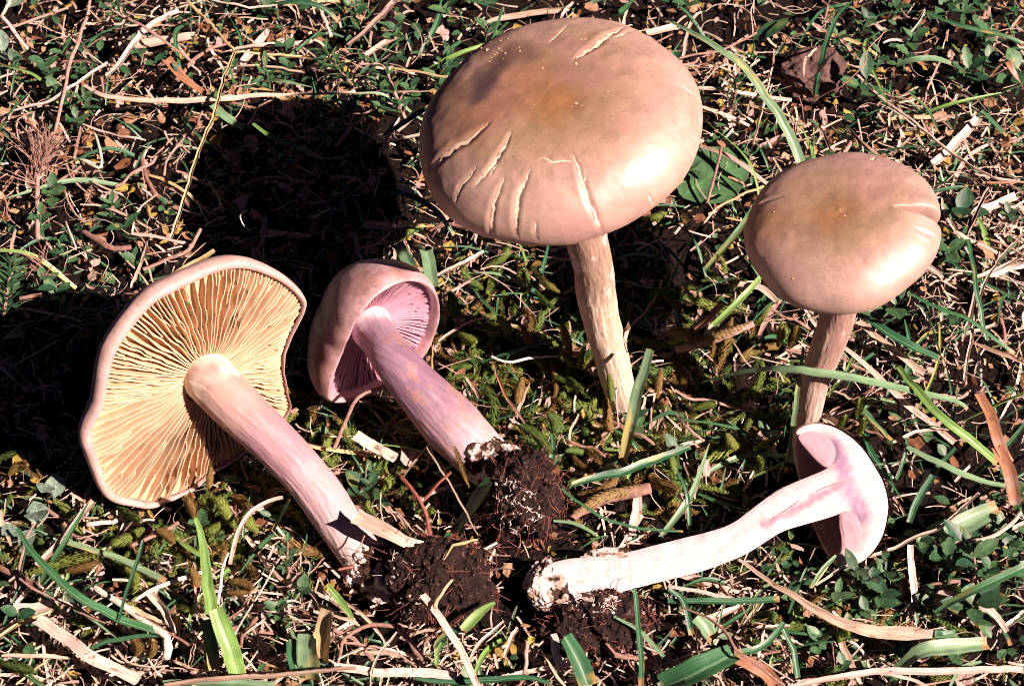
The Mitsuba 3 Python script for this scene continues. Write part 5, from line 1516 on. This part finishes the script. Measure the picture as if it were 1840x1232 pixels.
# the larger pieces, each its own
MARKS = [(n, float(x), float(y)) for n, x, y in (q.split('|') for q in """the foot of the large stem|1110|690
the left edge of the large cap|750|270
the top of the large cap|1020|40
the right edge of the large cap|1262|230
the broad leaf between the caps|1230|330
the brown lump|1460|130
the lobed bright green plant|1735|150
the top of the smaller cap|1530|268
the notch of the smaller cap|1695|430
the smaller stem|1480|640
the reddish brown leaf strip|1790|780
the halved cap|1600|900
the shiny leafed plant|1740|1110
the curved drying leaf|1560|1125
the halved stem|1250|990
the wide dark blade|1260|1190
the lowest soil clod|1080|1115
the upper soil clod|940|890
the forked red twig|760|900
the ribbed straw piece|675|800
the lilac cap|680|480
the lilac stem|790|740
the cut grass tuft|560|1150
the broad ribbed blade|400|1150
the ochre stem's foot|640|990
the ochre gilled cap|350|900
the round grey green leaf|75|950
the broad pale straw|150|1170
the big shadow|530|350
the long tan straw|370|260
the brown leaf strip|340|140
the wide pale straw|250|80
the bristly tuft|70|300
the thick mauve stem|68|430
the spiky green rosette|165|205
the needle leaved tuft|20|520
the heathy sprig|590|110
the upright dark blade|890|50
the mossy olive branch|1300|600
the white root|940|640
the long arching pale blade|1650|700
the grey blue leaf strip|1740|930""".splitlines())]


def where(px, k=0):
    n, x, y = sorted(MARKS, key=lambda m: math.hypot(m[1] - px[0], m[2] - px[1]))[k]
    dx, dy = px[0] - x, px[1] - y
    d = math.hypot(dx, dy)
    far = 'close ' if d < 55 else 'well ' if d > 120 else ''
    side = ('upper right of' if dy < 0 else 'lower right of') if dx > 0 else ('upper left of' if dy < 0 else 'lower left of')
    if abs(dx) > 2.2 * abs(dy):
        side = 'right of' if dx > 0 else 'left of'
    elif abs(dy) > 2.2 * abs(dx):
        side = 'above' if dy < 0 else 'below'
    return far + side + ' ' + n


taken = set()


def one_label(fn):
    """The first wording that no other thing has."""
    k = next((k for k in range(9) if fn(k) not in taken), 0)
    taken.add(fn(k))
    return fn(k)


TINT = {'straw': 'tan', 'pale_straw': 'pale', 'yellow_straw': 'yellowish', 'twig': 'greyish', 'grass': 'dark green', 'pale_grass': 'pale green', 'lime_grass': 'bright green', None: ''}


def inside(P):
    q = P - EYE; z = q @ FW
    x, y = 920 + (q @ RT) / z / TX * 920, 616 - (q @ UP) / z / TX * 920
    return ((x > 0) & (x < 1840) & (y > 0) & (y < 1232)).any()


r2 = np.random.default_rng(202)


def many(n, zone, seed, make, name, bsdf, label, cat, group, mean_len, gap=0.0028):
    done = 0
    for px in scatter(n * 4, zone, 30, seed):
        if done >= n:
            break
        P, mesh, b = make(px)
        if not free(P, gap) or not inside(P):
            continue
        done += 1
        ln = np.linalg.norm(P[-1] - P[0]) if len(P) > 1 else np.ptp(mesh[0], axis=0).max()
        size = 'long' if ln > mean_len * 1.2 else 'short' if ln < mean_len * 0.8 else 'medium'
        single(name, mesh, b or bsdf, one_label(lambda k: label.format(size, TINT[b], where(px, k)).replace('  ', ' ')), cat, group)


def mk_flake(px):
    s = r2.uniform(0.0045, 0.0100)
    c = place(px, 0.009, 0.003, r2)
    return c[None], flake(c, s, r2, 9), None


many(200, flake_zone, 12, mk_flake, 'dead_leaf_scrap', 'dead', '{} {} brown dead leaf scrap {}', 'dead leaf', 'dead leaf scraps in the litter', 0.007, 0.005)


def mk_straw(px):
    L = r2.uniform(0.010, 0.034); c = place(px, 0.011, 0.004, r2)
    P = rand_path(c, L, 0.05, 0.14, r2, 12)
    w = r2.uniform(0.0005, 0.0016) if r2.random() < 0.8 else r2.uniform(0.0016, 0.0034)
    s = new_seed()
    b = r2.choice(['straw', 'straw', 'pale_straw', 'pale_straw', 'yellow_straw', 'twig'])
    m = tube(P, w / 2, 6, 0.25, s) if w < 0.0008 else blade(P + r2.normal(0, 0.00012, P.shape), w * np.array([0.5, 0.9, 1, 0.9, 1, 0.6]), r2.uniform(0.5, 1.4), r2.normal(0, 1.0), r2.normal(0, 0.4), 5, s, thick=0.00015)
    return P, m, b


many(280, lambda x, y: np.clip(straw_zone(x, y) * (1 - 0.5 * moss_zone(x, y)), 0, 1), 13, mk_straw, 'straw_bit', 'straw', '{} {} straw bit {}', 'straw', 'loose straw bits in the turf', 0.022)


def mk_blade(px):
    L = r2.uniform(0.014, 0.045); c = place(px, 0.006, 0.001, r2)
    a = r2.uniform(0, 6.3); e = r2.uniform(0.15, 0.8); w = r2.uniform(0.0008, 0.0026)
    P = spline([c, c + np.array([np.cos(a), np.sin(a), e]) * L * 0.45, c + np.array([np.cos(a + 0.2) * 1.05, np.sin(a + 0.2) * 1.05, e * 0.45]) * L], 14)
    return P, blade(P, w * np.array([0.7, 1, 1, 0.8, 0.5, 0.12]), 0.55, r2.normal(0, 0.5), r2.normal(0, 0.3), 5, new_seed(), thick=0.0001), r2.choice(['grass', 'grass', 'grass', 'pale_grass', 'lime_grass'])


many(150, lambda x, y: 0.35 + 0.65 * bumpz(x, y, 1500, 700, 380, 420), 14, mk_blade, 'grass_sprout', 'grass', '{} slender {} grass {}', 'grass', 'slender grass sprouts in the turf', 0.027)


def mk_twig(px):
    L = r2.uniform(0.012, 0.034); c = place(px, 0.010, 0.004, r2)
    P = spline(rand_path(c, L, 0.10, 0.15, r2, 6) + r2.normal(0, 0.0007, (6, 3)), 14)
    return P, tube(P, [r2.uniform(0.0004, 0.0010), r2.uniform(0.0003, 0.0007)], 7, 0.3, new_seed()), None


many(70, lambda x, y: 0.3 + 0.6 * flake_zone(x, y), 15, mk_twig, 'twiglet', 'twig', '{} {} crooked brown twig {}', 'twig', 'small twigs in the litter', 0.022)
for px in scatter(60, lambda x, y: np.clip(herb_zone(x, y) * 1.3, 0, 1), 10, 16):
    c = G(px[0], px[1], 0.008)
    if free(c[None], 0.010):
        sprig(one_label(lambda k: f'little leafy plant growing {where(px, k)}'), px, 0.001, r2.uniform(0.006, 0.012), int(r2.integers(4, 8)), r2.uniform(0.0045, 0.0075), r2.uniform(0.0022, 0.0045), group='little leafy plants in the turf', name='seedling', lean=r2.normal(0, 0.002, 2), pairs=r2.random() < 0.5, wavy=0.16 if r2.random() < 0.3 else 0)


def mk_moss(px):
    L = r2.uniform(0.010, 0.024); c = place(px, 0.010, 0.003, r2)
    P = rand_path(c, L, 0.16, 0.35, r2, 7)
    return P, moss_shoot(P, r2.uniform(0.0020, 0.0042), 64, int(r2.integers(1e6))), None


many(90, moss_zone, 17, mk_moss, 'moss_tip', 'moss', '{} {} feathery moss tip {}', 'moss', 'feathery moss tips in the turf', 0.013)
scene.update({'mat_' + k: b for k, b in M.items()})
